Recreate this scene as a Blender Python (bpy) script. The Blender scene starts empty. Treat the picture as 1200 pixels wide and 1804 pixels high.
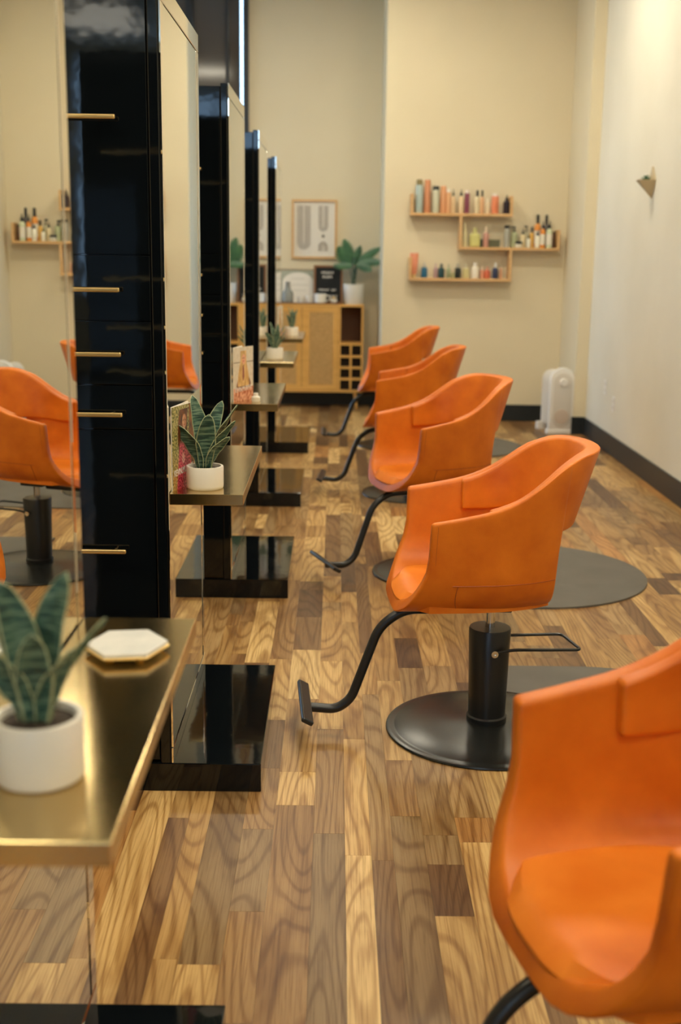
import bpy, bmesh, math, random
from math import sin, cos, pi, radians as R
from mathutils import Vector, Matrix
random.seed(11)
SC = bpy.context.scene
COL = SC.collection

# ------------------------------------------------------------ camera
H = 1.55
PITCH, YAW, ROLL, F = R(12.3817), R(0.3563), R(0.7873), 2099.4
fw = Vector((sin(YAW)*cos(PITCH), cos(YAW)*cos(PITCH), -sin(PITCH)))
rt = Vector((cos(YAW), -sin(YAW), 0)); up = rt.cross(fw)
r_ = rt*cos(ROLL) + up*sin(ROLL); u_ = -rt*sin(ROLL) + up*cos(ROLL)
cam = bpy.data.cameras.new('camera'); camo = bpy.data.objects.new('camera', cam); COL.objects.link(camo)
camo.matrix_world = Matrix(((r_.x, u_.x, -fw.x, 0), (r_.y, u_.y, -fw.y, 0), (r_.z, u_.z, -fw.z, H), (0, 0, 0, 1)))
cam.sensor_fit = 'HORIZONTAL'; cam.sensor_width = 24.0; cam.lens = 24.0*F/1200.0
cam.dof.use_dof = True; cam.dof.focus_distance = 3.55; cam.dof.aperture_fstop = 2.8
cam.clip_start = 0.05
SC.camera = camo
# ------------------------------------------------------------ world, exposure
w = bpy.data.worlds.new('world'); SC.world = w; w.use_nodes = True
w.node_tree.nodes['Background'].inputs[0].default_value = (0.42, 0.68, 1.0, 1)
w.node_tree.nodes['Background'].inputs[1].default_value = 5.5
SC.view_settings.view_transform = 'Standard'; SC.view_settings.look = 'None'
SC.view_settings.gamma = 1.0; SC.view_settings.use_curve_mapping = False
SC.view_settings.exposure = 0.12
CEIL = 4.1
LAMP_COL = (1.0, 0.90, 0.69)
# ceiling panels: x, y, size x, size y, strength
LAMPS = [(0.9, -0.8, 1.2, 0.6, 22, 'over the space just behind the camera'), (0.75, 2.4, 1.2, 0.6, 24, 'above the second orange chair'),
         (0.75, 5.4, 1.2, 0.6, 24, 'above the third orange chair'), (1.15, 8.7, 0.45, 0.45, 64, 'small and square, aimed at the product shelves'),
         (0.5, -4.6, 1.2, 0.6, 22, 'added unseen farther behind the camera to brighten that end and the gold handles'), (-2.2, 1.5, 1.2, 0.6, 22, 'behind the nearest styling stations'), (-2.2, 6.0, 1.2, 0.6, 22, 'behind the far styling stations'),  # panel farther behind the camera is added, unseen, to light that end and handles
         (-0.3, 9.8, 0.6, 0.6, 36, 'in front of the sideboard recess'), (-2.75, -7.9, 0.9, 1.6, 5, 'long, far behind the camera, mirrored in the black lacquer')]

# ------------------------------------------------------------ materials
MATS = {}
def mat(name, col, rough=0.5, metal=0.0, **k):
    if name in MATS: return MATS[name]
    m = bpy.data.materials.new(name); m.use_nodes = True
    b = m.node_tree.nodes['Principled BSDF']
    b.inputs['Base Color'].default_value = (*col, 1); b.inputs['Roughness'].default_value = rough
    b.inputs['Metallic'].default_value = metal
    if 'coat' in k: b.inputs['Coat Weight'].default_value = k['coat']; b.inputs['Coat Roughness'].default_value = k.get('crough', .03)
    if 'trans' in k: b.inputs['Transmission Weight'].default_value = k['trans']
    if 'ior' in k: b.inputs['IOR'].default_value = k['ior']
    if 'emit' in k:
        b.inputs['Emission Color'].default_value = (*k['emit'], 1); b.inputs['Emission Strength'].default_value = k.get('es', 1)
    MATS[name] = m
    return m
def nt(m): return m.node_tree.nodes, m.node_tree.links, m.node_tree.nodes['Principled BSDF']
def mottle(m, c1, c2, scale=8, detail=4, bump=0.0, bscale=200, coord='Object', stretch=(1, 1, 1), rv=None):
    n, l, b = nt(m)
    tc = n.new('ShaderNodeTexCoord'); mp = n.new('ShaderNodeMapping'); mp.inputs['Scale'].default_value = stretch
    l.new(tc.outputs[coord], mp.inputs[0])
    no = n.new('ShaderNodeTexNoise'); no.inputs['Scale'].default_value = scale; no.inputs['Detail'].default_value = detail
    l.new(mp.outputs[0], no.inputs['Vector'])
    cr = n.new('ShaderNodeValToRGB'); cr.color_ramp.elements[0].position = .3; cr.color_ramp.elements[1].position = .7
    cr.color_ramp.elements[0].color = (*c1, 1); cr.color_ramp.elements[1].color = (*c2, 1)
    l.new(no.outputs['Fac'], cr.inputs[0]); l.new(cr.outputs[0], b.inputs['Base Color'])
    if rv:
        mr = n.new('ShaderNodeMapRange'); mr.inputs[3].default_value = rv[0]; mr.inputs[4].default_value = rv[1]
        l.new(no.outputs['Fac'], mr.inputs[0]); l.new(mr.outputs[0], b.inputs['Roughness'])
    if bump:
        n2 = n.new('ShaderNodeTexNoise'); n2.inputs['Scale'].default_value = bscale; n2.inputs['Detail'].default_value = 3
        l.new(mp.outputs[0], n2.inputs['Vector'])
        bp = n.new('ShaderNodeBump'); bp.inputs['Strength'].default_value = bump; bp.inputs['Distance'].default_value = .002
        l.new(n2.outputs['Fac'], bp.inputs['Height']); l.new(bp.outputs[0], b.inputs['Normal'])
    return m

M_wall = mottle(mat('wall_paint', (.72, .60, .40), .7), (.70, .615, .43), (.74, .65, .46), 1.2, 3, .25, 120)
M_wallR = mottle(mat('wall_paint_pale', (.72, .64, .48), .6), (.72, .67, .54), (.78, .73, .60), 1.5, 4, .5, 60)
M_ceil = mat('ceiling_white', (.75, .71, .62), .9)
M_black = mat('black_gloss_lacquer', (.0035, .005, .0065), .05, ior=1.45)
n, l, b = nt(M_black)                                        # very slight waviness of the sprayed lacquer
tc = n.new('ShaderNodeTexCoord'); no = n.new('ShaderNodeTexNoise'); no.inputs['Scale'].default_value = 11
no.inputs['Detail'].default_value = 2; bp = n.new('ShaderNodeBump'); bp.inputs['Strength'].default_value = .035; bp.inputs['Distance'].default_value = .01
l.new(tc.outputs['Object'], no.inputs['Vector']); l.new(no.outputs['Fac'], bp.inputs['Height']); l.new(bp.outputs[0], b.inputs['Normal'])
b.inputs['Roughness'].default_value = .05
M_base = mat('black_baseboard', (.010, .014, .016), .4)
M_mirror = mat('mirror_silver', (.84, .85, .80), .0, 1.0)
M_mirrorB = mat('bevel_reflection_silver', (.86, .82, .74), .02, 1.0)  # flat strips; warm tint stands in for a tilted bevel's reflection
M_seam = mat('dark_joint', (.01, .01, .01), .6)
M_brass = mottle(mat('brushed_brass', (.62, .45, .19), .16, 1.0), (.56, .42, .19), (.68, .52, .26), 3, 3, .30, 9, stretch=(1, .6, 1), rv=(.12, .24))
M_gold = mat('satin_gold', (.92, .68, .30), .38, 1.0)
M_leather = mottle(mat('orange_leather', (.6, .17, .02), .42), (.54, .110, .003), (.76, .200, .010), 7, 6, .16, 420, rv=(.36, .5))
M_leatherS = mottle(mat('orange_leather_seat', (.7, .2, .03), .42), (.68, .16, .006), (.82, .235, .018), 9, 6, .16, 420, rv=(.36, .5))
M_leatherD = mat('leather_seam', (.36, .07, .005), .5)
for m_ in (M_leather, M_leatherS): m_.node_tree.nodes['Principled BSDF'].inputs['Specular IOR Level'].default_value = .35
M_blackm = mat('black_powder_coat', (.010, .011, .012), .32)
M_disc = mat('black_satin_base', (.011, .012, .012), .27)
M_steel = mat('chrome', (.7, .7, .7), .15, 1.0)
M_mat = mottle(mat('grey_rubber_mat', (.1, .095, .08), .55), (.095, .088, .075), (.125, .115, .098), 5, 4, .3, 500)
M_pot = mat('white_ceramic', (.80, .77, .70), .32)
M_soil = mottle(mat('soil', (.03, .02, .015), .9), (.012, .008, .006), (.06, .04, .025), 90, 4, .8, 150)
M_oak = mottle(mat('honey_wood', (.58, .33, .12), .45), (.66, .35, .085), (.78, .44, .125), 4, 5, .1, 60, stretch=(1, 1, 6))
M_oakh = mottle(mat('pale_shelf_wood', (.58, .36, .16), .5), (.60, .36, .15), (.70, .44, .20), 5, 5, .1, 60, stretch=(1, 1, 8))
M_cane = mottle(mat('woven_cane', (.5, .33, .15), .7), (.56, .35, .13), (.70, .46, .19), 60, 2)
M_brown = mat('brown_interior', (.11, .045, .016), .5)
M_dark = mat('rack_shade', (.012, .010, .009), .7)
M_walnut = mat('walnut_frame', (.20, .085, .03), .45)
M_felt = mat('black_felt', (.010, .011, .012), .9)
M_white = mat('white_plastic', (.80, .77, .72), .35)
M_whiteS = mat('white_plastic_shade', (.66, .61, .54), .4)
M_paper = mat('paper', (.80, .76, .68), .6)
M_ink = mat('taupe_ink', (.22, .18, .15), .7)
M_marble = mottle(mat('white_marble', (.8, .8, .78), .25), (.82, .81, .78), (.70, .71, .70), 25, 5)
M_frame = mat('dark_window_frame', (.008, .010, .012), .3)
M_tint = mat('tinted_glass', (.075, .065, .055), .08)
M_glass = bpy.data.materials.new('clear_glass'); M_glass.use_nodes = True
n = M_glass.node_tree.nodes; l = M_glass.node_tree.links; n.remove(n['Principled BSDF'])
g1 = n.new('ShaderNodeBsdfTransparent'); g2 = n.new('ShaderNodeBsdfGlossy'); g2.inputs['Roughness'].default_value = .0
g3 = n.new('ShaderNodeMixShader'); g3.inputs[0].default_value = .03
l.new(g1.outputs[0], g3.inputs[1]); l.new(g2.outputs[0], g3.inputs[2]); l.new(g3.outputs[0], n['Material Output'].inputs[0])
M_sage = mat('sage_board', (.40, .42, .33), .6)
M_carafe = mat('smoked_glass', (.38, .40, .38), .1, trans=.5)
M_lens = mat('lamp_lens', (.9, .85, .75), .4, emit=LAMP_COL, es=1)

# painted surfaces driven by colour attribute
def attr_mat(name, rough=.4, grain=False, edge=False):
    m = bpy.data.materials.new(name); m.use_nodes = True
    n, l, b = nt(m); a = n.new('ShaderNodeAttribute'); a.attribute_name = 'tint'
    l.new(a.outputs['Color'], b.inputs['Base Color']); b.inputs['Roughness'].default_value = rough
    return m
M_print = attr_mat('printed_cover', .25)
# wood floor: tint rgb + seed in alpha
M_floor = attr_mat('laminate_planks', .3)
n, l, b = nt(M_floor); a = [x for x in n if x.type == 'ATTRIBUTE'][0]
geo = n.new('ShaderNodeNewGeometry')
sm = n.new('ShaderNodeVectorMath'); sm.operation = 'SCALE'; sm.inputs[0].default_value = (37.3, 91.7, 17.1); l.new(a.outputs['Alpha'], sm.inputs['Scale'])
ad = n.new('ShaderNodeVectorMath'); ad.operation = 'ADD'; l.new(geo.outputs['Position'], ad.inputs[0]); l.new(sm.outputs[0], ad.inputs[1])
def noise(vec, scale, stretch, detail=5, dist=0.0, rough=.6):
    mp = n.new('ShaderNodeMapping'); mp.inputs['Scale'].default_value = stretch; l.new(vec, mp.inputs[0])
    no = n.new('ShaderNodeTexNoise'); no.inputs['Scale'].default_value = scale; no.inputs['Detail'].default_value = detail
    no.inputs['Distortion'].default_value = dist; no.inputs['Roughness'].default_value = rough
    l.new(mp.outputs[0], no.inputs['Vector']); return no.outputs['Fac']
def ramp(fac, pts):
    cr = n.new('ShaderNodeValToRGB'); e = cr.color_ramp.elements
    while len(e) < len(pts): e.new(.5)
    for i, (p, v) in enumerate(pts): e[i].position = p; e[i].color = (v**.75, v, v**1.35, 1)
    l.new(fac, cr.inputs[0]); return cr.outputs[0]
def mulc(x, y):
    mx = n.new('ShaderNodeMix'); mx.data_type = 'RGBA'; mx.blend_type = 'MULTIPLY'; mx.inputs[0].default_value = 1
    l.new(x, mx.inputs[6]); l.new(y, mx.inputs[7]); return mx.outputs[2]
fine = ramp(noise(ad.outputs[0], 1, (230, 5, 1), 4, .1), [(.34, .60), (.5, 1.0), (.7, 1.12)])
# rings: bands of a low-frequency field make cathedral figure
fld = noise(ad.outputs[0], 1, (5.5, .75, 1), 1, .0, .4)
m1 = n.new('ShaderNodeMath'); m1.operation = 'MULTIPLY'; m1.inputs[1].default_value = 110; l.new(fld, m1.inputs[0])
m2 = n.new('ShaderNodeMath'); m2.operation = 'SINE'; l.new(m1.outputs[0], m2.inputs[0])
m3 = n.new('ShaderNodeMapRange'); m3.inputs[1].default_value = -1; m3.inputs[2].default_value = 1; l.new(m2.outputs[0], m3.inputs[0])
rings = ramp(m3.outputs[0], [(.0, .58), (.3, .95), (1, 1.05)])
big = ramp(noise(ad.outputs[0], 1, (8, 1.6, 1), 3, .8), [(.32, .55), (.5, .98), (.75, 1.18)])
c = mulc(mulc(mulc(a.outputs['Color'], fine), rings), big)
l.new(c, b.inputs['Base Color'])
bp = n.new('ShaderNodeBump'); bp.inputs['Strength'].default_value = .12; bp.inputs['Distance'].default_value = .001
l.new(fine, bp.inputs['Height']); l.new(bp.outputs[0], b.inputs['Normal'])
b.inputs['Roughness'].default_value = .36; b.inputs['Specular IOR Level'].default_value = .35
# leaf: attribute 'tint' r = distance from midrib, g = length
M_leaf = attr_mat('snake_plant_leaf', .45)
n, l, b = nt(M_leaf); a = [x for x in n if x.type == 'ATTRIBUTE'][0]
tc = n.new('ShaderNodeTexCoord')
sx = n.new('ShaderNodeSeparateColor'); l.new(a.outputs['Color'], sx.inputs[0])
no = n.new('ShaderNodeTexNoise'); mp = n.new('ShaderNodeMapping'); mp.inputs['Scale'].default_value = (30, 30, 230)
l.new(tc.outputs['Object'], mp.inputs[0]); l.new(mp.outputs[0], no.inputs['Vector']); no.inputs['Scale'].default_value = 1; no.inputs['Detail'].default_value = 4
cr = n.new('ShaderNodeValToRGB'); e = cr.color_ramp.elements
e[0].position = .40; e[0].color = (.012, .045, .035, 1); e[1].position = .62; e[1].color = (.16, .25, .17, 1)
e2 = e.new(.5); e2.color = (.045, .115, .08, 1)
l.new(no.outputs['Fac'], cr.inputs[0])
ed = n.new('ShaderNodeMapRange'); ed.inputs[1].default_value = .90; ed.inputs[2].default_value = .97; l.new(sx.outputs[0], ed.inputs[0])
mx = n.new('ShaderNodeMix'); mx.data_type = 'RGBA'; l.new(ed.outputs[0], mx.inputs[0]); l.new(cr.outputs[0], mx.inputs[6]); mx.inputs[7].default_value = (.42, .46, .26, 1)
l.new(mx.outputs[2], b.inputs['Base Color'])
M_palm = mottle(mat('palm_leaf', (.03, .10, .04), .4), (.020, .085, .045), (.07, .19, .085), 12, 4)
M_stem = mat('leaf_stem', (.03, .07, .03), .5)

# ------------------------------------------------------------ mesh helpers
def link(name, me, m, parent=None, loc=(0, 0, 0), smooth=False, rot=None):
    o = bpy.data.objects.new(name, me); COL.objects.link(o); o.location = loc
    if rot: o.rotation_euler = rot
    if m: me.materials.append(m)
    if parent: o.parent = parent
    if smooth:
        for p in me.polygons: p.use_smooth = True
    return o
def bev(bm, width, seg=2, ang=40):
    es = [e for e in bm.edges if len(e.link_faces) == 2 and e.calc_face_angle(0) > R(ang)]
    if es: bmesh.ops.bevel(bm, geom=es, offset=width, segments=seg, affect='EDGES', profile=.5, clamp_overlap=True)
def obj(name, bm, m, parent=None, loc=(0, 0, 0), smooth=False, bevel=0, seg=2, rot=None):
    bmesh.ops.recalc_face_normals(bm, faces=bm.faces)
    if bevel: bev(bm, bevel, seg)
    me = bpy.data.meshes.new(name); bm.to_mesh(me); bm.free()
    o = link(name, me, m, parent, loc, smooth, rot)
    if smooth: me.set_sharp_from_angle(angle=R(38))
    return o
def nb(): return bmesh.new()
def box(bm, x0, x1, y0, y1, z0, z1):
    v = [bm.verts.new(p) for p in ((x0, y0, z0), (x1, y0, z0), (x1, y1, z0), (x0, y1, z0), (x0, y0, z1), (x1, y0, z1), (x1, y1, z1), (x0, y1, z1))]
    for f in ((0, 3, 2, 1), (4, 5, 6, 7), (0, 1, 5, 4), (1, 2, 6, 5), (2, 3, 7, 6), (3, 0, 4, 7)): bm.faces.new([v[i] for i in f])
    return bm
def boxo(name, m, d, parent=None, bevel=0, **k): return obj(name, box(nb(), *d), m, parent, bevel=bevel, **k)
def lathe(bm, prof, seg=32, c=(0, 0, 0), sx=1, sy=1, axis='z'):
    rings = []
    for r, z in prof:
        ring = []
        for i in range(seg):
            a = 2*pi*i/seg; x, y = max(r, 1e-5)*cos(a)*sx, max(r, 1e-5)*sin(a)*sy
            p = (x, y, z) if axis == 'z' else ((x, z, y) if axis == 'y' else (z, x, y))
            ring.append(bm.verts.new((c[0]+p[0], c[1]+p[1], c[2]+p[2])))
        rings.append(ring)
    for q, s in zip(rings, rings[1:]):
        for i in range(seg): bm.faces.new((q[i], q[(i+1) % seg], s[(i+1) % seg], s[i]))
    bm.faces.new(rings[0][::-1]); bm.faces.new(rings[-1])
    return bm
def tube(bm, pts, rad, seg=10, closed=False):
    P = [Vector(p) for p in pts]; N = len(P); rings = []; prev = None
    for i in range(N):
        a = P[(i-1) % N] if (closed or i) else P[0]; c = P[(i+1) % N] if (closed or i < N-1) else P[-1]
        t = (c-a).normalized()
        if prev is None: s = t.orthogonal().normalized()
        else: s = (prev - t*prev.dot(t)).normalized()
        prev = s; q = t.cross(s); rr = rad[i] if isinstance(rad, (list, tuple)) else rad
        rings.append([bm.verts.new(P[i]+(s*cos(2*pi*k/seg)+q*sin(2*pi*k/seg))*rr) for k in range(seg)])
    for i in range(N if closed else N-1):
        A, B = rings[i], rings[(i+1) % N]
        for k in range(seg): bm.faces.new((A[k], A[(k+1) % seg], B[(k+1) % seg], B[k]))
    if not closed: bm.faces.new(rings[0][::-1]); bm.faces.new(rings[-1])
    return bm
def smoothpath(pts, n=6):
    P = [Vector(p) for p in pts]; out = []
    for i in range(len(P)-1):
        p0, p1, p2, p3 = P[max(i-1, 0)], P[i], P[i+1], P[min(i+2, len(P)-1)]
        for k in range(n):
            t = k/n
            out.append(.5*((2*p1)+(p2-p0)*t+(2*p0-5*p1+4*p2-p3)*t*t+(3*p1-p0-3*p2+p3)*t**3))
    out.append(P[-1]); return out
def fillet(pts, rad, n=6):
    P = [Vector(p) for p in pts]; out = [P[0]]
    for i in range(1, len(P)-1):
        a = (P[i-1]-P[i]); c = (P[i+1]-P[i]); d = min(rad, a.length*.45, c.length*.45)
        A = P[i]+a.normalized()*d; C = P[i]+c.normalized()*d
        for k in range(n+1):
            t = k/n; out.append(A*(1-t)**2+P[i]*2*t*(1-t)+C*t*t)
    out.append(P[-1]); return out
def prism(bm, pts, z0, z1):
    lo = [bm.verts.new((x, y, z0)) for x, y in pts]; hi = [bm.verts.new((x, y, z1)) for x, y in pts]
    n = len(pts); bm.faces.new(lo[::-1]); bm.faces.new(hi)
    for i in range(n): bm.faces.new((lo[i], lo[(i+1) % n], hi[(i+1) % n], hi[i]))
    return bm
def grid_color(name, m, nu, nv, posf, colf, parent=None):
    """a printed sheet: grid of quads with one colour per vertex"""
    vs = [posf(i/(nu-1), j/(nv-1)) for j in range(nv) for i in range(nu)]
    fs = [(j*nu+i, j*nu+i+1, (j+1)*nu+i+1, (j+1)*nu+i) for j in range(nv-1) for i in range(nu-1)]
    me = bpy.data.meshes.new(name); me.from_pydata(vs, [], fs)
    at = me.color_attributes.new('tint', 'FLOAT_COLOR', 'POINT')
    cols = []
    for j in range(nv):
        for i in range(nu): cols += [*colf(i/(nu-1), j/(nv-1)), 1]
    at.data.foreach_set('color', cols)
    return link(name, me, m, parent)
def empty(name, loc, rz=0):
    o = bpy.data.objects.new(name, None); COL.objects.link(o); o.location = loc; o.rotation_euler = (0, 0, rz); o.empty_display_size = .1
    return o
def tag(o, label, cat, group=None, kind=None):
    o['label'] = label; o['category'] = cat
    if group: o['group'] = group
    if kind: o['kind'] = kind
    return o
def struct(o, label=None, cat=None):
    o['kind'] = 'structure'
    if label: o['label'] = label
    if cat: o['category'] = cat
    return o
def kids(o): return [c for c in bpy.data.objects if c.parent == o]
def copy_tree(o, parent=None):
    ch = kids(o); c = o.copy(); COL.objects.link(c)
    if parent: c.parent = parent
    for k in ch: copy_tree(k, c)
    return c
def proj(p):
    d = Vector(p)-Vector((0, 0, H)); z = d.dot(fw)
    return (600+F*d.dot(r_)/z, 902-F*d.dot(u_)/z, z) if z > .05 else (0, 0, -1)

# ------------------------------------------------------------ setting
XL, XR, YF, YS, YB = -4.2, 2.19, -9.6, 11.155, 12.2
XE = .427                                   # left end of the shelf wall
struct(boxo('floor', M_base, (XL, XR, YF, YB, -.06, -.0014)), 'wood laminate floor of mixed light and dark staves', 'floor')
floor = bpy.data.objects['floor']
struct(boxo('ceiling', M_ceil, (XL, XR, YF, YB, CEIL, CEIL+.1)), 'plain off-white ceiling', 'ceiling')
struct(boxo('wall_right', M_wallR, (XR, XR+.15, YF, YB, -.06, CEIL)), 'pale cream wall along the right side', 'wall')
struct(boxo('wall_back_right', M_wall, (XE, XR, YS, YB, -.06, CEIL)), 'cream wall carrying the product shelves', 'wall')
XG = -.87                                    # right edge of the dark glazing in the recess
struct(boxo('wall_back', M_wall, (XG, XE+.01, YB, YB+.15, -.06, CEIL)), 'recessed cream wall behind the sideboard', 'wall')
struct(boxo('trim_1', M_wall, (2.09, XR, 10.36, YS, 0, CEIL)), 'boxed-out corner pilaster', 'trim')
def wall_with_hole(name, axis, pos, th, a0, a1, holes, label):
    bm = nb()
    def seg(u0, u1, z0, z1):
        if u1-u0 < 1e-4 or z1-z0 < 1e-4: return
        if axis == 'x': box(bm, min(pos, pos+th), max(pos, pos+th), u0, u1, z0, z1)
        else: box(bm, u0, u1, min(pos, pos+th), max(pos, pos+th), z0, z1)
    u = a0
    for (h0, h1, z0, z1) in holes:
        seg(u, h0, -.06, CEIL); seg(h0, h1, -.06, z0); seg(h0, h1, z1, CEIL); u = h1
    seg(u, a1, -.06, CEIL)
    return struct(obj(name, bm, M_wall), label, 'wall')
wall_with_hole('wall_left', 'x', XL, -.15, YF, YB, [(10.15, 11.85, .3, 2.9)], 'cream wall along the left side')
wall_with_hole('wall_front', 'y', YF, -.15, XL, XR, [(-3.4, -1.2, .9, 3.95)], 'cream wall behind the camera')
def window(name, axis, pos, u0, u1, z0, z1, nm, label):
    e = empty(name, (0, 0, 0)); struct(e, label, 'window'); bw = .05
    def bx(a0, a1, b0, b1, d=.05):
        return box(nb(), pos-d, pos, a0, a1, b0, b1) if axis == 'x' else box(nb(), a0, a1, pos-d, pos, b0, b1)
    obj('window_frame', bx(u0, u1, z0, z0+bw), M_frame, e); obj('window_frame', bx(u0, u1, z1-bw, z1), M_frame, e)
    for k in range(nm+1):
        c = u0+(u1-u0-bw)*k/nm; obj('window_frame', bx(c, c+bw, z0+bw, z1-bw), M_frame, e)
        if k < nm:
            c2 = u0+(u1-u0-bw)*(k+1)/nm
            p = pos-.02
            g = box(nb(), p-.006, p, c+bw, c2, z0+bw, z1-bw) if axis == 'x' else box(nb(), c+bw, c2, p-.006, p, z0+bw, z1-bw)
            obj('pane', g, M_glass, e)
window('window_1', 'x', XL-.05, 10.15, 11.85, .3, 2.9, 2, 'tall daylight window in the left wall')
window('window_2', 'y', YF-.05, -3.4, -1.2, .9, 3.95, 3, 'wide daylight window behind the camera')
# dark glazed screen filling the left end of the recess
gl = empty('window_3', (0, 0, 0)); struct(gl, 'black framed full-height glazing beside the recess wall, tinted above, clear below for added daylight', 'window')
for x0, x1 in ((XG-.055, XG), (-1.092, -1.064), (-1.47, -1.40), (-2.1, -2.04), (XL, XL+.06)):
    boxo('window_frame', M_frame, (x0, x1, YB-.04, YB+.06, 0, CEIL), gl)
boxo('window_frame', M_frame, (XL+.06, XG-.055, YB-.04, YB+.06, 0, .12), gl)
boxo('window_frame', M_frame, (XL+.06, XG-.055, YB-.03, YB+.05, 2.20, 2.27), gl)          # transom: tinted above, unseen panes below made clear to add daylight
for x0, x1 in ((XL+.06, -2.1), (-2.04, -1.47), (-1.40, -1.092), (-1.064, -.965)):
    boxo('pane', M_glass, (x0, x1, YB, YB+.006, .12, 2.20), gl)
    boxo('pane', M_tint, (x0, x1, YB, YB+.012, 2.27, CEIL), gl)
boxo('window_frame', M_frame, (-.965, -.953, YB-.04, YB+.06, .12, CEIL), gl)
boxo('pane', M_glass, (-.953, XG-.055, YB, YB+.006, .12, CEIL), gl)
# baseboards
BH = .155
struct(boxo('baseboard_right', M_base, (XR-.014, XR, YF, 10.346, 0, BH), bevel=.003), 'black baseboard along the right wall', 'baseboard')
struct(boxo('baseboard_back_right', M_base, (XE-.014, 2.09, YS-.014, YS, 0, BH), bevel=.003), 'black baseboard under the product shelves', 'baseboard')
struct(boxo('baseboard_back', M_base, (XG, XE, YB-.014, YB, 0, BH), bevel=.003), 'black baseboard behind the sideboard', 'baseboard')
bm = nb(); box(bm, 2.076, 2.09, 10.346, YS-.014, 0, BH); box(bm, 2.09, XR, 10.346, 10.36, 0, BH)
struct(obj('baseboard_pilaster', bm, M_base), 'black baseboard around the corner pilaster', 'baseboard')
struct(boxo('baseboard_left', M_base, (XL, XL+.014, YF, 10.1, 0, BH)), 'black baseboard along the left wall', 'baseboard')

# floor staves ------------------------------------------------------------
PAL = [((.54, .345, .135), 3.4), ((.43, .255, .092), 3.8), ((.32, .180, .066), 3.2), ((.21, .112, .042), 2.2), ((.125, .062, .024), 1.3),
       ((.36, .225, .095), 2.2), ((.27, .170, .075), 1.2), ((.43, .215, .068), 1.4), ((.64, .44, .19), 1.8)]
def pal():
    t = random.random()*sum(w for _, w in PAL)
    for c, w_ in PAL:
        t -= w_
        if t <= 0: break
    f = random.uniform(.9, 1.1); return tuple(min(1, v*f) for v in c)
staves = []
x = XL
while x < XR-.005:
    wd = random.choice((.058, .07, .085, .095, .105, .11))
    if XR-x-wd < .04: wd = XR-x
    y = -.4 - random.random()*.8
    while y < YB:
        ln = random.choice((.14, .25, .38, .5, .65, .8, 1.0, 1.2))*random.uniform(.85, 1.15)
        y1 = min(y+ln, YB); y0 = y
        if y1-y0 > .02 and not (x+wd > XE and y0 > YS): staves.append((x, x+wd, y0, y1 if x+wd < XE else min(y1, YS)))
        y = y1
    x += wd
def occl(s):
    cx, cy = (s[0]+s[1])/2, (s[2]+s[3])/2; px, py, z = proj((cx, cy, 0))
    vis = z > 0 and -60 < px < 1260 and 0 < py < 1900 and cx > -.62
    return -((s[1]-s[0])*(s[3]-s[2])/z**3) if vis else 1
staves.sort(key=occl)
def stave_geo(s, vs, fs, cols, o=(0, 0)):
    x0, x1, y0, y1 = s[0]-o[0], s[1]-o[0], s[2]-o[1], s[3]-o[1]; k = len(vs); g = .0003
    vs += [(x0, y0, -.0012), (x1, y0, -.0012), (x1, y1, -.0012), (x0, y1, -.0012), (x0+g, y0+g, 0), (x1-g, y0+g, 0), (x1-g, y1-g, 0), (x0+g, y1-g, 0)]
    fs += [tuple(k+i for i in f) for f in ((0, 3, 2, 1), (4, 5, 6, 7), (0, 1, 5, 4), (1, 2, 6, 5), (2, 3, 7, 6), (3, 0, 4, 7))]
    cols += [*pal(), random.random()]*1 and []
    c = [*pal(), random.random()]
    cols += c*8
def stave_mesh(name, lst, o=(0, 0)):
    vs, fs, cols = [], [], []
    for s in lst: stave_geo(s, vs, fs, cols, o)
    me = bpy.data.meshes.new(name); me.from_pydata(vs, [], fs)
    me.color_attributes.new('tint', 'FLOAT_COLOR', 'POINT').data.foreach_set('color', cols)
    return me
for s in staves[:300]:
    o_ = ((s[0]+s[1])/2, (s[2]+s[3])/2)
    link('plank', stave_mesh('plank', [s], o_), M_floor, floor, (o_[0], o_[1], 0))
o = link('planks_beyond', stave_mesh('planks_beyond', staves[300:]), M_floor, floor); o['kind'] = 'stuff'

# ceiling lamps ------------------------------------------------------------
for i, (x, y, sx_, sy_, st, where) in enumerate(LAMPS):
    e = empty('ceiling_light', (x, y, CEIL-.03))
    tag(e, 'white ceiling light panel, ' + where, 'lamp', 'ceiling light panels')
    bm = nb(); t = .02
    box(bm, -sx_/2-t, sx_/2+t, -sy_/2-t, -sy_/2, 0, .03); box(bm, -sx_/2-t, sx_/2+t, sy_/2, sy_/2+t, 0, .03)
    box(bm, -sx_/2-t, -sx_/2, -sy_/2, sy_/2, 0, .03); box(bm, sx_/2, sx_/2+t, -sy_/2, sy_/2, 0, .03)
    obj('frame', bm, M_white, e)
    ml = bpy.data.materials.new('lamp_lens'); ml.use_nodes = True; bb = ml.node_tree.nodes['Principled BSDF']
    bb.inputs['Emission Color'].default_value = (*LAMP_COL, 1); bb.inputs['Emission Strength'].default_value = st
    boxo('diffuser', ml, (-sx_/2, sx_/2, -sy_/2, sy_/2, .008, .029), e)

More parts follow.
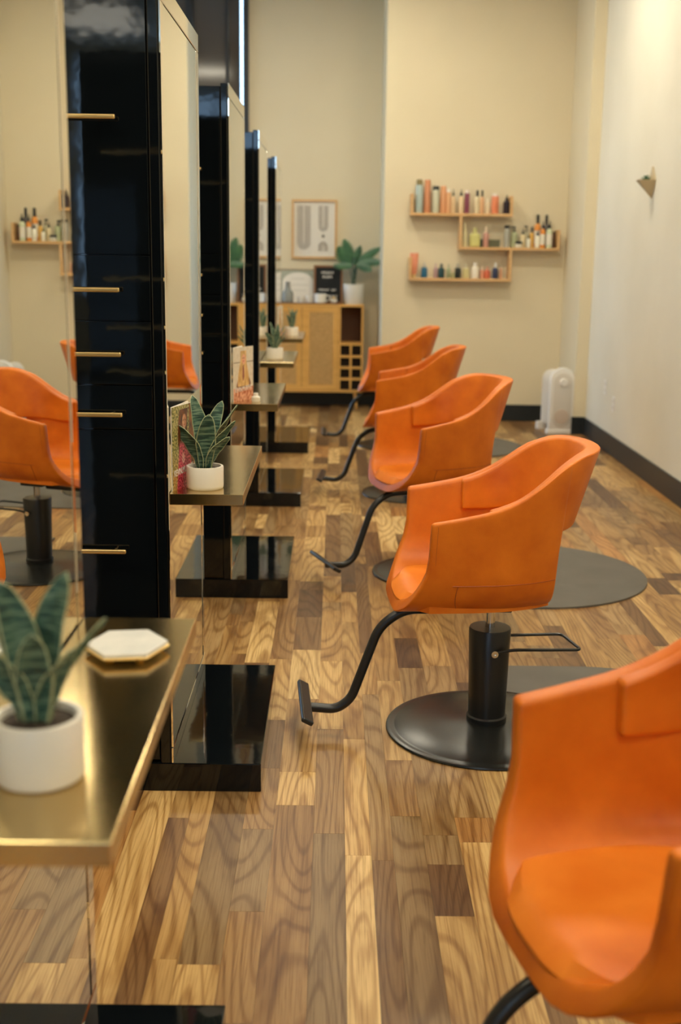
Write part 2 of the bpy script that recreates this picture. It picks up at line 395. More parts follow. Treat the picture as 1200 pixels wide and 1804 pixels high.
# ------------------------------------------------------------ styling stations
N0, PITCHY, LEN = 1.2469, 1.9815, .8506
XM, XP, XSH, ZS, HB, ZT = -.4546, -.2013, -.2495, .886, .0874, 2.222
def make_station():
    e = empty('styling_station', (0, N0, 0))
    obj('plinth', box(nb(), -.93, XP, 0, LEN, 0, HB), M_black, e, bevel=.0025)
    obj('cabinet_body', box(nb(), -.90, -.492, .014, LEN-.014, HB, ZT-.01), M_black, e, bevel=.003)
    # lacquered post behind the mirror: rounded edge seen beside the drawers
    obj('mirror_backing', box(nb(), -.492, XM-.007, 0, LEN, HB, ZT), M_black, e, bevel=.004, seg=2)
    mr = obj('mirror', box(nb(), XM-.0065, XM-.002, .05, LEN-.05, HB+.05, ZT-.058), M_mirror, e)
    t0, t1 = XM-.0065, XM
    for d in ((0, LEN, ZT-.055, ZT), (0, LEN, HB, HB+.047), (0, .047, HB+.049, ZT-.057), (LEN-.047, LEN, HB+.049, ZT-.057)):
        f = obj('mirror_border', box(nb(), t0, t1, *d), M_mirrorB, e, bevel=.0015, seg=1)
    obj('brass_shelf', box(nb(), XM+.001, XSH, .001, LEN-.001, ZS-.031, ZS), M_brass, e, bevel=.0012)
    # fronts: z-range and handle height; on both narrow sides
    fr = [(1.532, ZT-.03, 1.877), (1.358, 1.529, 1.44), (1.187, 1.355, 1.27), (1.066, 1.184, 1.108), (HB+.012, 1.063, .727)]
    for side in (0, 1):
        for i, (z0, z1, zh) in enumerate(fr):
            y0, y1 = (0.0, .0135) if side == 0 else (LEN-.0135, LEN)
            nm = 'drawer' if 0 < i < 4 else 'cabinet_door'
            d = obj(nm, box(nb(), -.895, -.4945, y0, y1, z0, z1), M_black, e, bevel=.001)
            bm = nb(); yy = -.028 if side == 0 else LEN+.028
            xc = -.70
            box(bm, xc-.128, xc+.128, yy-.005, yy+.005, zh-.006, zh+.006)
            for sx_ in (-.096, .096): lathe(bm, [(.004, min(yy, yy*0+(0 if side == 0 else LEN))+.0), (.004, max(yy, (0 if side == 0 else LEN)))], 10, (xc+sx_, 0, zh), axis='y')
            h = obj('handle', bm, M_gold, d, bevel=.0035, seg=3); h['label'] = 'satin gold bar handle'
    return e
st_labels = ['nearest styling station, its brass shelf and potted plant filling the lower left corner',
             'tall black gloss styling station with gold bar handles in full view at left',
             'third styling station from the front, black, with blonde-cover magazine on its brass shelf',
             'fourth styling station from the front, narrow black strip carrying a potted plant shelf',
             'farthest styling station, thin black strip in front of the rattan sideboard']
s0 = make_station()
stations = [s0] + [copy_tree(s0) for _ in range(4)]
for i, s in enumerate(stations):
    s.location = (0, N0+PITCHY*i, 0); tag(s, st_labels[i], 'styling station', 'row of styling stations')

# ------------------------------------------------------------ salon chair
def lerp(a, b, t): return a+(b-a)*t
def interp(x, pts):
    if x <= pts[0][0]: return pts[0][1]
    for (a, va), (b_, vb) in zip(pts, pts[1:]):
        if x <= b_:
            t = (x-a)/(b_-a); return va+(vb-va)*t
    return pts[-1][1]
def sinterp(x, pts):   # smooth (Catmull) version
    if x <= pts[0][0]: return pts[0][1]
    if x >= pts[-1][0]: return pts[-1][1]
    for i in range(len(pts)-1):
        if x <= pts[i+1][0]:
            x0, y0 = pts[i]; x1, y1 = pts[i+1]; h = x1-x0; t = (x-x0)/h
            def sl(k):
                if k == 0: return (pts[1][1]-pts[0][1])/(pts[1][0]-pts[0][0])
                if k == len(pts)-1: return (pts[-1][1]-pts[-2][1])/(pts[-1][0]-pts[-2][0])
                return (pts[k+1][1]-pts[k-1][1])/(pts[k+1][0]-pts[k-1][0])
            m0, m1 = sl(i)*h, sl(i+1)*h
            return (2*t**3-3*t*t+1)*y0+(t**3-2*t*t+t)*m0+(-2*t**3+3*t*t)*y1+(t**3-t*t)*m1
RIM = [(-.235, .768), (-.14, .784), (-.04, .806), (.04, .841), (.10, .886), (.15, .930), (.20, .958), (.26, .966), (.32, .966)]
def rim(x): return sinterp(x, RIM)
def xfront(z):
    s = max(0, min(1, (z-.455)/.17)); return -.335+.085*(s**.75)+.03*max(0, z-.62)
def xrear(z): return .152+.07*(z-.49)
def half_w(z, t): return .266-.080*t**4+.10*(z-.47)*(1-.3*t)+.06*(z-.60)*t**4
def profile(t, off, nar=9, nst=7):
    """cross-section of the tub, from centre bottom up to the arm top: list of (y,z)"""
    n_ = 2.5+2.6*t**1.2; zc = .655
    zb = .437+.035*t + off*1.15
    out = []
    ztop = rim(lerp(-.235, .185, t)) - (0 if off == 0 else .004) - .010*max(0, (t-.72)/.28)
    for k in range(nar+1):
        a = pi/2*(1-k/nar)
        W = half_w(zc, t)-off
        y = W*(cos(a)**(2/n_)) if a < pi/2-1e-6 else 0
        z = zc-(zc-zb)*(max(0, sin(a))**(2/n_))
        out.append((y, z))
    for k in range(1, nst+1):
        z = lerp(zc, ztop, k/nst); out.append((half_w(z, t)-off, z))
    return out
def make_tub():
    bm = nb(); nx = 15; secs = []
    for i in range(nx+1):
        t = i/nx
        o_ = profile(t, 0); q_ = profile(t, .036)
        loop = [(-y, z) for y, z in o_[::-1]] + o_[1:] + q_[::-1] + [(-y, z) for y, z in q_[1:]]
        secs.append([bm.verts.new((lerp(xfront(z), xrear(z), t), y, z)) for y, z in loop])
    n_ = len(secs[0])
    for A, B in zip(secs, secs[1:]):
        for k in range(n_): bm.faces.new((A[k], B[k], B[(k+1) % n_], A[(k+1) % n_]))
    half = n_//2
    # close front and rear between outer and inner curves
    for S in (secs[0], secs[-1]):
        no_ = len(profile(0, 0)); m_ = 2*no_-1
        for k in range(m_-1):
            a, b2 = k, k+1; c_, d_ = 2*m_-2-k, 2*m_-1-k
            bm.faces.new((S[a], S[b2], S[c_ % n_], S[d_ % n_]))
    bmesh.ops.recalc_face_normals(bm, faces=bm.faces)
    es = [e for e in bm.edges if len(e.link_faces) == 2 and e.calc_face_angle(0) > R(50)]
    bmesh.ops.bevel(bm, geom=es, offset=.009, segments=3, affect='EDGES', profile=.5, clamp_overlap=True)
    return bm
def back_plan(phi, off):
    """plan point of the back band at angle phi (0 = rear centre, +-1 = arm ends)"""
    n_ = 2.15; a = phi*pi/2; s = abs(sin(a)); c_ = abs(cos(a))
    B = .264-off; A = .236-off
    return .004+A*(c_**(2/n_)), math.copysign(B*(s**(2/n_)), phi)
def make_back():
    bm = nb(); nphi = 44; nz = 7; Ls = []
    for i in range(nphi+1):
        u = -1+2*i/nphi
        if abs(u) > .88:       # straight ends running forward inside the arms
            f = (abs(u)-.88)/.12; phi = 1.0
        else: f = 0; phi = abs(u)/.88; 
        sgn = math.copysign(1, u)
        loop = []
        for off in (0, .044):
            x, y = back_plan(phi, off)
            x = x if f == 0 else x-.07*f
            wr = max(0, min(1, (x-.02)/.16)); pts = []
            for k in range(nz+1):
                zt = rim(x+.045*wr)-.001; zb = lerp(.700, .722, wr)
                z = lerp(zb, zt, k/nz)
                xx = x + wr*(.30*(z-.73)) + (.006*wr if off == 0 else 0)
                yy = y*(1+.34*(z-.66)*(1-.6*wr)*.8)
                pts.append((xx, sgn*abs(yy) if i != nphi//2 else 0, z))
            loop += pts if off == 0 else pts[::-1]
        Ls.append([bm.verts.new(p) for p in loop])
    m_ = len(Ls[0])
    for A, B in zip(Ls, Ls[1:]):
        for k in range(m_): bm.faces.new((A[k], B[k], B[(k+1) % m_], A[(k+1) % m_]))
    for S in (Ls[0], Ls[-1]):
        for k in range(nz): bm.faces.new((S[k], S[k+1], S[m_-2-k], S[m_-1-k]))
    bmesh.ops.recalc_face_normals(bm, faces=bm.faces)
    es = [e for e in bm.edges if len(e.link_faces) == 2 and e.calc_face_angle(0) > R(50)]
    bmesh.ops.bevel(bm, geom=es, offset=.008, segments=3, affect='EDGES', profile=.5, clamp_overlap=True)
    return bm
def make_cushion():
    bm = nb(); nx, ny = 18, 20; top = []; bot = []
    for i in range(nx+1):
        u = i/nx; x = lerp(-.322, .150, u); rt_, rb = [], []
        for j in range(ny+1):
            v = -1+2*j/ny
            t = u
            wd = .226-.078*t**4
            y = wd*v
            ex = (1-abs(v)**6)**.5 if abs(v) < 1 else 0
            fr_ = min(1, max(0, u/.09)); fr_ = (1-(1-fr_)**2)**.5
            bk = min(1, (1-u)/.06); bk = (1-(1-bk)**2)**.5 if bk > 0 else 0
            dish = .022*abs(v)**2.2*(1-.5*u) - .008
            zt = .487 + .026*ex*fr_*bk + dish + .006*sin(pi*u)
            xx = x + .085*(abs(v)**3)*(1-u)**1.5
            rt_.append(bm.verts.new((xx, y, zt))); rb.append(bm.verts.new((xx, y, .472)))
        top.append(rt_); bot.append(rb)
    for i in range(nx):
        for j in range(ny):
            bm.faces.new((top[i][j], top[i+1][j], top[i+1][j+1], top[i][j+1]))
            bm.faces.new((bot[i][j], bot[i][j+1], bot[i+1][j+1], bot[i+1][j]))
    for j in range(ny):
        bm.faces.new((top[0][j], top[0][j+1], bot[0][j+1], bot[0][j])); bm.faces.new((top[nx][j], bot[nx][j], bot[nx][j+1], top[nx][j+1]))
    for i in range(nx):
        bm.faces.new((top[i][0], bot[i][0], bot[i+1][0], top[i+1][0])); bm.faces.new((top[i][ny], top[i+1][ny], bot[i+1][ny], bot[i][ny]))
    return bm
def make_chair():
    e = empty('salon_chair', (0, 0, 0))
    tub = obj('tub_shell', make_tub(), M_leather, e, smooth=True)
    bk = obj('backrest', make_back(), M_leather, e, smooth=True)
    obj('seat_cushion', make_cushion(), M_leatherS, e, smooth=True)
    # seams of the shell: the welt low on each side and the curved one on the lower front corner
    for s in (-1, 1):
        bm = nb(); pts = []
        for i in range(13):
            t = .22+.765*i/12; z = .572
            n_ = 2.5+2.6*t**1.2; zb = .437+.035*t; q = (.655-z)/(.655-zb); a = math.asin(min(1, q**(n_/2)))
            y = half_w(.655, t)*(cos(a)**(2/n_)); pts.append((lerp(xfront(z), xrear(z), t), s*(y+.0004), z))
        tube(bm, pts, .0012, 6)
        pts = []
        for i in range(9):
            z = lerp(.572, .49, i/8); t = lerp(.26, .33, (i/8)**2)
            n_ = 2.5+2.6*t**1.2; zb = .437+.035*t; q = (.655-z)/(.655-zb); a = math.asin(min(1, q**(n_/2)))
            y = half_w(.655, t)*(cos(a)**(2/n_)); pts.append((lerp(xfront(z), xrear(z), t), s*(y+.0004), z))
        tube(bm, pts, .0012, 6)
        pts = []   # stitch line just behind the front edge of the arm
        for i in range(12):
            z = lerp(.60, rim(-.22)-.012, i/11); pts.append((xfront(z)+.018, s*(half_w(z, .04)+.0002), z))
        tube(bm, pts, .0006, 5)
        obj('welt_seam', bm, M_leatherD, tub)
    obj('mounting_plate', box(nb(), -.06, .06, -.05, .05, .418, .452), M_blackm, e, bevel=.004)
    obj('gas_rod', lathe(nb(), [(.016, .34), (.016, .448)], 20), M_steel, e, smooth=True)
    p = [(.0, .028), (.064, .028), (.066, .034), (.066, .052), (.061, .057), (.061, .064), (.0685, .350), (.066, .356), (.0, .357)]
    obj('pump_column', lathe(nb(), p, 36), M_blackm, e, smooth=True)
    prof = [(0, 0), (.330, 0), (.334, .004), (.332, .009), (.318, .0125), (.309, .011), (.304, .013), (.20, .020), (.10, .030), (.065, .036), (0, .037)]
    obj('round_base', lathe(nb(), prof, 72), M_disc, e, smooth=True)
    # pump lever: flat U loop on two pivots
    lv = obj('pump_lever', tube(nb(), fillet([(.0, .082, .292), (.06, .078, .300), (.262, .085, .300), (.285, -.078, .300), (.06, -.078, .302), (.0, -.082, .292)], .022, 5), .0052, 8), M_blackm, e, smooth=True)
    for s in (-1, 1):
        bm = nb(); lathe(bm, [(.006, .050), (.006, .086), (.0115, .086), (.0115, .094), (.004, .094), (.004, .090)], 16, (0, 0, 0), axis='y')
        for v in bm.verts: v.co.y *= s; v.co.z += .292
        obj('pivot_bolt', bm, M_steel, lv, smooth=True)
    # footrest
    path = [(-.06, 0, .418), (-.285, 0, .418), (-.365, 0, .36), (-.452, 0, .115), (-.50, 0, .078), (-.597, 0, .088)]
    fr = obj('footrest_arm', tube(nb(), fillet(path, .06, 7), .0155, 14), M_blackm, e, smooth=True)
    bm = nb(); box(bm, -.020, .020, -.175, .175, -.0085, .0085)
    for v in bm.verts:
        x_, z_ = v.co.x, v.co.z; a = R(-28); v.co.x = x_*cos(a)-z_*sin(a)-.603; v.co.z = x_*sin(a)+z_*cos(a)+.105
    obj('footrest_bar', bm, M_blackm, fr, bevel=.006, seg=3)
    return e
chair_spec = [((.622, 1.735), 13, 'orange leather salon chair nearest the camera, cut off by the right edge'),
              ((.517, 3.72), 4, 'orange leather salon chair in sharp focus showing its whole round base'),
              ((.53, 5.69), 20, 'orange leather salon chair turned most towards the camera, third from the front'),
              ((.52, 7.65), -4, 'fourth orange salon chair from the front, just before the farthest one'),
              ((.52, 9.63), 0, 'farthest orange salon chair, beside the wine rack end of the sideboard')]
c0 = make_chair()
for i, ((x, y), rz, lb) in enumerate(chair_spec):
    c = c0 if i == 0 else copy_tree(c0)
    c.location = (x, y, 0); c.rotation_euler = (0, 0, R(rz)); tag(c, lb, 'salon chair', 'orange salon chairs')
for ch in kids(c0):       # the nearest chair is pumped up a little higher
    if ch.name.split('.')[0] in ('tub_shell', 'backrest', 'seat_cushion', 'mounting_plate', 'footrest_arm'): ch.location.z += .028
# floor mats: D-shaped, notched around each chair base
def make_mat(cy, r=.345):
    pts = []
    x0, xc, rr = .585, .93, .60
    pts.append((x0, -rr)); pts += [(xc+rr*cos(a), rr*sin(a)) for a in [R(-90+180*k/40) for k in range(41)]]; pts.append((x0, rr))
    # notch round the base disc
    dx = x0-.52
    a0 = math.acos(dx/r)
    pts += [(.52+r*cos(a), r*sin(a)) for a in [lerp(a0, -a0, k/24) for k in range(25)]]
    bm = prism(nb(), pts, 0, .009)
    return bm
mat_lb = ['grey rubber mat around the base of the nearest chair, mostly hidden below the right edge', 'grey rubber floor mat behind the sharply focused chair, half covered by the nearest chair',
          'large grey rubber floor mat in open view right of the focused chair back', 'grey rubber floor mat peeking out right of the third chair',
          'grey rubber floor mat at the base of the farthest chair']
for i in range(5):
    x, y = chair_spec[i][0]
    o = obj('floor_mat', make_mat(y), M_mat, None, (x-.52, y-.09 if i else y, 0), bevel=.0)
    o.location.y = y
    tag(o, mat_lb[i], 'mat', 'floor mats under the chairs')

# ------------------------------------------------------------ snake plants, pots
def leaf(name, base, tip, width, face, parent, bend=.25, m=M_leaf, cup=.35, twist=0.0, wav=.0):
    b0, t0 = Vector(base), Vector(tip); L = (t0-b0).length; ax = (t0-b0).normalized()
    fd = Vector((cos(face), sin(face), 0)); fd = (fd-ax*fd.dot(ax)).normalized(); sd = ax.cross(fd)
    nv, nu = 18, 7; vs, cols, fs = [], [], []
    outw = Vector((ax.x, ax.y, 0))
    for j in range(nv+1):
        v = j/nv
        wdt = width*.5*(max(0, (.50+.9*v) if v < .45 else .905*math.sqrt(max(0, 1-((v-.45)/.55)**1.8)))) if True else 0
        wdt = max(wdt, .0006)
        c_ = b0+ax*L*v - outw*bend*L*sin(pi*v)*.5
        tw = twist*v; f2 = fd*cos(tw)+sd*sin(tw); s2 = sd*cos(tw)-fd*sin(tw)
        for i in range(nu):
            u = -1+2*i/(nu-1)
            p = c_+s2*wdt*u+f2*wdt*cup*u*u + f2*wav*sin(v*19+u)*abs(u)
            vs.append(tuple(p)); cols += [abs(u), v, 0, 1]
    for j in range(nv):
        for i in range(nu-1): fs.append((j*nu+i, j*nu+i+1, (j+1)*nu+i+1, (j+1)*nu+i))
    me = bpy.data.meshes.new(name); me.from_pydata(vs, [], fs)
    me.color_attributes.new('tint', 'FLOAT_COLOR', 'POINT').data.foreach_set('color', cols)
    o = link(name, me, m, parent, smooth=True)
    md = o.modifiers.new('thick', 'SOLIDIFY'); md.thickness = .0016; md.offset = 0
    return o
# tips: dx, dy, height above soil ; width ; facing ; twist
LEAVES = [(.014, -.020, .142, .056, -1.57, 0), (-.032, .012, .185, .046, -1.2, .2), (-.078, -.012, .118, .042, -2.2, .3), (.042, .030, .170, .044, -1.5, -.1),
          (.082, .008, .163, .034, -.6, .5), (.078, -.010, .125, .030, -1.0, .3), (.066, -.032, .088, .030, -.9, -.3)]
def potted(loc, rp, hp, leaves, sc, label, rz=0):
    e = empty('potted_snake_plant', loc, rz)
    obj('pot', lathe(nb(), [(0, 0), (rp*.93, 0), (rp*.985, .003), (rp, .009), (rp, hp-.003), (rp-.0015, hp), (rp*.87, hp), (rp*.855, hp-.003), (rp*.855, hp-.012), (0, hp-.012)], 48), M_pot, e, smooth=True)
    bm = lathe(nb(), [(0, hp-.016), (rp*.84, hp-.016), (rp*.84, hp-.010), (rp*.4, hp-.007), (0, hp-.006)], 24)
    obj('soil', bm, M_soil, e, smooth=True)
    for (dx, dy, hh, wd, fc, tw) in leaves:
        leaf('leaf', (dx*.12, dy*.2, hp-.010), (dx*sc, dy*sc, hp-.01+hh*sc), wd*sc, fc, e, bend=.5, twist=tw, wav=.0015)
    tag(e, label, 'potted plant', 'snake plants on the brass shelves')
    return e
L1 = [(-.036, -.01, .178, .050, -1.2, .1), (.040, .005, .186, .052, -1.9, -.1), (.006, -.03, .120, .050, -1.57, 0), (-.072, -.015, .105, .046, -2.0, .2),
      (.078, .035, .120, .026, -.7, .4), (-.05, .02, .15, .046, -1.4, 0), (.05, -.025, .10, .036, -1.0, .2)]
potted((-.372, 1.425, ZS), .057, .083, L1, 1.06, 'white pot with blurred blue-green snake plant at lower left, nearest the camera')
potted((-.365, N0+PITCHY+.097, ZS), .0525, .064, LEAVES, 1.12, 'sharp snake plant in a low white pot on the second brass shelf')
potted((-.375, 7.43, ZS), .052, .070, LEAVES, .9, 'snake plant in a white pot on the fourth brass shelf', .5)
potted((-.345, 9.45, ZS), .052, .072, LEAVES[:2]+LEAVES[3:5]+[LEAVES[2]], .9, 'snake plant in a white pot on the farthest brass shelf', .9)

# coaster
e = empty('hexagonal_coaster', (-.343, 1.905, ZS))
hx = [(.068*cos(R(60*k+8)), .074*sin(R(60*k+8))) for k in range(6)]
o = obj('marble_slab', prism(nb(), hx, .010, .019), M_marble, e, bevel=.002)
rimb = tube(nb(), [(x_*1.01, y_*1.01, .0105) for x_, y_ in hx], .0022, 6, closed=True); obj('gold_rim', rimb, M_gold, e)
for k in range(4): obj('foot', lathe(nb(), [(.007, 0), (.007, .010)], 12, (.035*cos(R(90*k+45)), .038*sin(R(90*k+45)), 0)), M_gold, e)
tag(e, 'white marble hexagon coaster with gold rim on the nearest brass shelf', 'coaster')
e = empty('lidded_jar', (-.352, N0+2*PITCHY+.10, ZS)); obj('jar_body', lathe(nb(), [(0, 0), (.018, 0), (.0195, .004), (.0195, .020), (.010, .026), (0, .026)], 24), M_pot, e, smooth=True)
obj('lid', lathe(nb(), [(0, .026), (.0105, .026), (.0105, .037), (0, .038)], 20), M_white, e, smooth=True)
tag(e, 'tiny white lidded jar on the third brass shelf beside the magazine', 'jar')

# ------------------------------------------------------------ magazines
def mixc(a_, b_, t): t = max(0, min(1, t)); return tuple(a_[k]*(1-t)+b_[k]*t for k in range(3))
def sstep(a_, b_, x_): t = max(0, min(1, (x_-a_)/(b_-a_))); return t*t*(3-2*t)
from mathutils import noise as mn
def cover_garden(u, v):
    nz = mn.noise(Vector((u*24, v*44, 3))); n2 = mn.noise(Vector((u*30, v*9, 8)))
    c_ = mixc((.06, .09, .02), (.62, .52, .20), .5+nz*1.1)                                   # foliage
    c_ = mixc(c_, (.55, .18, .03), sstep(.5, .1, v)*.7*(.5+n2))
    hair = (abs(u-.52-.05*sin(v*7))-.19-.06*(1-v)) ; c_ = mixc(c_, mixc((.035, .012, .006), (.28, .075, .02), .45+n2), sstep(.03, -.02, hair) if .30 < v < .95 else 0)
    rgt = sstep(.74, .80, u); c_ = mixc(c_, mixc((.05, .02, .01), (.32, .12, .03), .5+n2), rgt)
    f = ((u-.56)/.095)**2+((v-.80)/.085)**2; c_ = mixc(c_, mixc((.82, .42, .22), (.50, .20, .10), .5+.5*nz), sstep(1.15, .85, f))
    for ey in (.52, .60):
        c_ = mixc(c_, (.05, .02, .02), sstep(1.3, .7, ((u-ey)/.022)**2+((v-.815)/.008)**2))
    c_ = mixc(c_, (.55, .05, .05), sstep(1.3, .7, ((u-.56)/.03)**2+((v-.757)/.008)**2))
    nk = ((u-.55)/.055)**2+((v-.66)/.10)**2; c_ = mixc(c_, (.62, .30, .15), sstep(1.2, .8, nk))
    if v < .58:
        d = abs(u-.56)-.22-.25*(.55-v); c_ = mixc(c_, mixc((.16, .006, .02), (.85, .10, .16), .45+nz*1.3), sstep(.05, -.03, d)*sstep(.58, .5, v))
    c_ = mixc(c_, (.9, .45, .42), sstep(1.2, .6, ((u-.50)/.07)**2+((v-.36)/.07)**2)*(.6+nz))
    return tuple(max(0, min(1, q)) for q in c_)
def cover_blonde(u, v):
    nz = mn.noise(Vector((u*12, v*16, 5))); n2 = mn.noise(Vector((u*26, v*6, 2)))
    c_ = mixc((.66, .60, .48), (.74, .69, .57), .5+nz)
    c_ = mixc(c_, (.20, .16, .10), sstep(.010, .004, abs(v-.72))*.8)
    body = abs(u-.52)-(.10+.26*sstep(.62, .28, v)); c_ = mixc(c_, mixc((.13, .07, .05), (.36, .20, .14), .5+nz), sstep(.03, -.02, body) if v < .62 else 0)
    hw = .15+.13*sstep(.8, .40, v); hair = abs(u-.50)-hw; c_ = mixc(c_, mixc((.45, .25, .08), (.85, .60, .28), .5+n2), sstep(.02, -.02, hair) if .27 < v < .93 else 0)
    f = ((u-.52)/.10)**2+((v-.77)/.095)**2; c_ = mixc(c_, (.78, .42, .26), sstep(1.15, .85, f))
    for ey in (.465, .535): c_ = mixc(c_, (.08, .04, .03), sstep(1.3, .7, ((u-ey)/.02)**2+((v-.795)/.008)**2))
    c_ = mixc(c_, (.55, .10, .08), sstep(1.3, .7, ((u-.50)/.03)**2+((v-.738)/.008)**2))
    c_ = mixc(c_, (.30, .12, .10), sstep(1.2, .8, ((u-.5)/.045)**2+((v-.52)/.15)**2))
    if v < .24: c_ = mixc((.42, .13, .07), (.80, .42, .28), .5+1.2*nz)
    return tuple(max(0, min(1, q)) for q in c_)
def magazine(yb, cover, label, A, B, hgt, ink):
    e = empty('magazine', (A[0], A[1], ZS))
    dx, dy = B[0]-A[0], B[1]-A[1]; L = math.hypot(dx, dy); ux, uy = dx/L, dy/L; nx_, ny_ = uy, -ux       # normal facing the camera
    lean = .02
    def slab(x0, y0, x1, y1, th, nm, m):
        l_ = math.hypot(x1-x0, y1-y0); ax_, ay_ = (x1-x0)/l_, (y1-y0)/l_; px_, py_ = -ay_, ax_
        bm = nb(); prism(bm, [(x0, y0), (x1, y1), (x1+px_*th, y1+py_*th), (x0+px_*th, y0+py_*th)], 0, hgt)
        return obj(nm, bm, m, e)
    slab(0, 0, dx, dy, .003, 'front_pages', M_paper)
    slab(.0, .006, .028, .155, .003, 'back_pages', M_paper)
    c_ = grid_color('front_cover', M_print, 70, 110, lambda u, v: (dx*u+nx_*.0008, dy*u+ny_*.0008, hgt*v), cover, e)
    cu = bpy.data.curves.new('title', 'FONT'); cu.body = 'KEVIN.MURPHY'; cu.size = .030; cu.extrude = .0003; cu.resolution_u = 2
    to = bpy.data.objects.new('title_tmp', cu); COL.objects.link(to); bpy.context.view_layer.update()
    me = bpy.data.meshes.new_from_object(to.evaluated_get(bpy.context.evaluated_depsgraph_get())); bpy.data.objects.remove(to)
    xs = [v.co.x for v in me.vertices]; wtxt = max(xs)-min(xs); s = L*.86/wtxt
    for v in me.vertices:
        tx, ty, tz = (v.co.x-min(xs))*s+L*.07, v.co.y*s*1.45, v.co.z
        ty += .038+tx*.06; v.co = (ux*tx+nx_*(.0016+tz), uy*tx+ny_*(.0016+tz), ty)
    me.materials.clear(); link('title_lettering', me, ink, c_)
    tag(e, label, 'magazine', 'magazines on the brass shelves'); return e
M_inkw = mat('white_ink', (.85, .82, .76), .5)
N1 = N0+PITCHY; N2 = N1+PITCHY
magazine(0, cover_garden, 'colourful magazine with long-haired woman in pink, behind the sharp snake plant', (-.449, N1+.036), (-.405, N1+.172), .235, M_inkw)
magazine(0, cover_blonde, 'pale magazine with long blonde hair on its cover on the third brass shelf', (-.449, N2+.062), (-.372, N2+.205), .238, M_inkw)
magazine(0, cover_blonde, 'magazine behind the snake plant on the farthest brass shelf', (-.449, 9.30), (-.415, 9.44), .235, M_inkw)

# ------------------------------------------------------------ product shelves on the wall
YSF = 11.015
e = empty('wall_shelf', (0, 0, 0))
T = .024
for nm, d in (('shelf_board', (.66, 1.578, 1.866, 1.890)), ('end_panel', (.66, .66+T, 1.890, 2.055)), ('end_panel', (1.578-T, 1.578, 1.890, 2.045)),
              ('shelf_board', (1.104, 2.015, 1.572, 1.596)), ('divider', (1.104, 1.104+T, 1.596, 1.866)), ('end_panel', (2.015-T, 2.015, 1.596, 1.755)),
              ('shelf_board', (.66, 1.588, 1.292, 1.316)), ('divider', (1.588-T, 1.588, 1.316, 1.572)), ('end_panel', (.66, .66+T, 1.316, 1.50))):
    boxo(nm, M_oakh, (d[0], d[1], YSF, YS-.0005, d[2], d[3]), e, bevel=.001)
tag(e, 'interlocking three-level pale wood product shelf on the cream wall', 'shelf')
sh_s = .918/708.0       # metres per unit of the 4x zoom (95..803 -> .66..1.578)
def sx4(u): return .66+(u-95)*sh_s
cm = {}
def cmat(c, rough=.35):
    k = (tuple(c), rough)
    if k not in cm: cm[k] = mat('bottle_colour_%d' % len(cm), c, rough)
    return cm[k]
BLK = (.008, .010, .012)
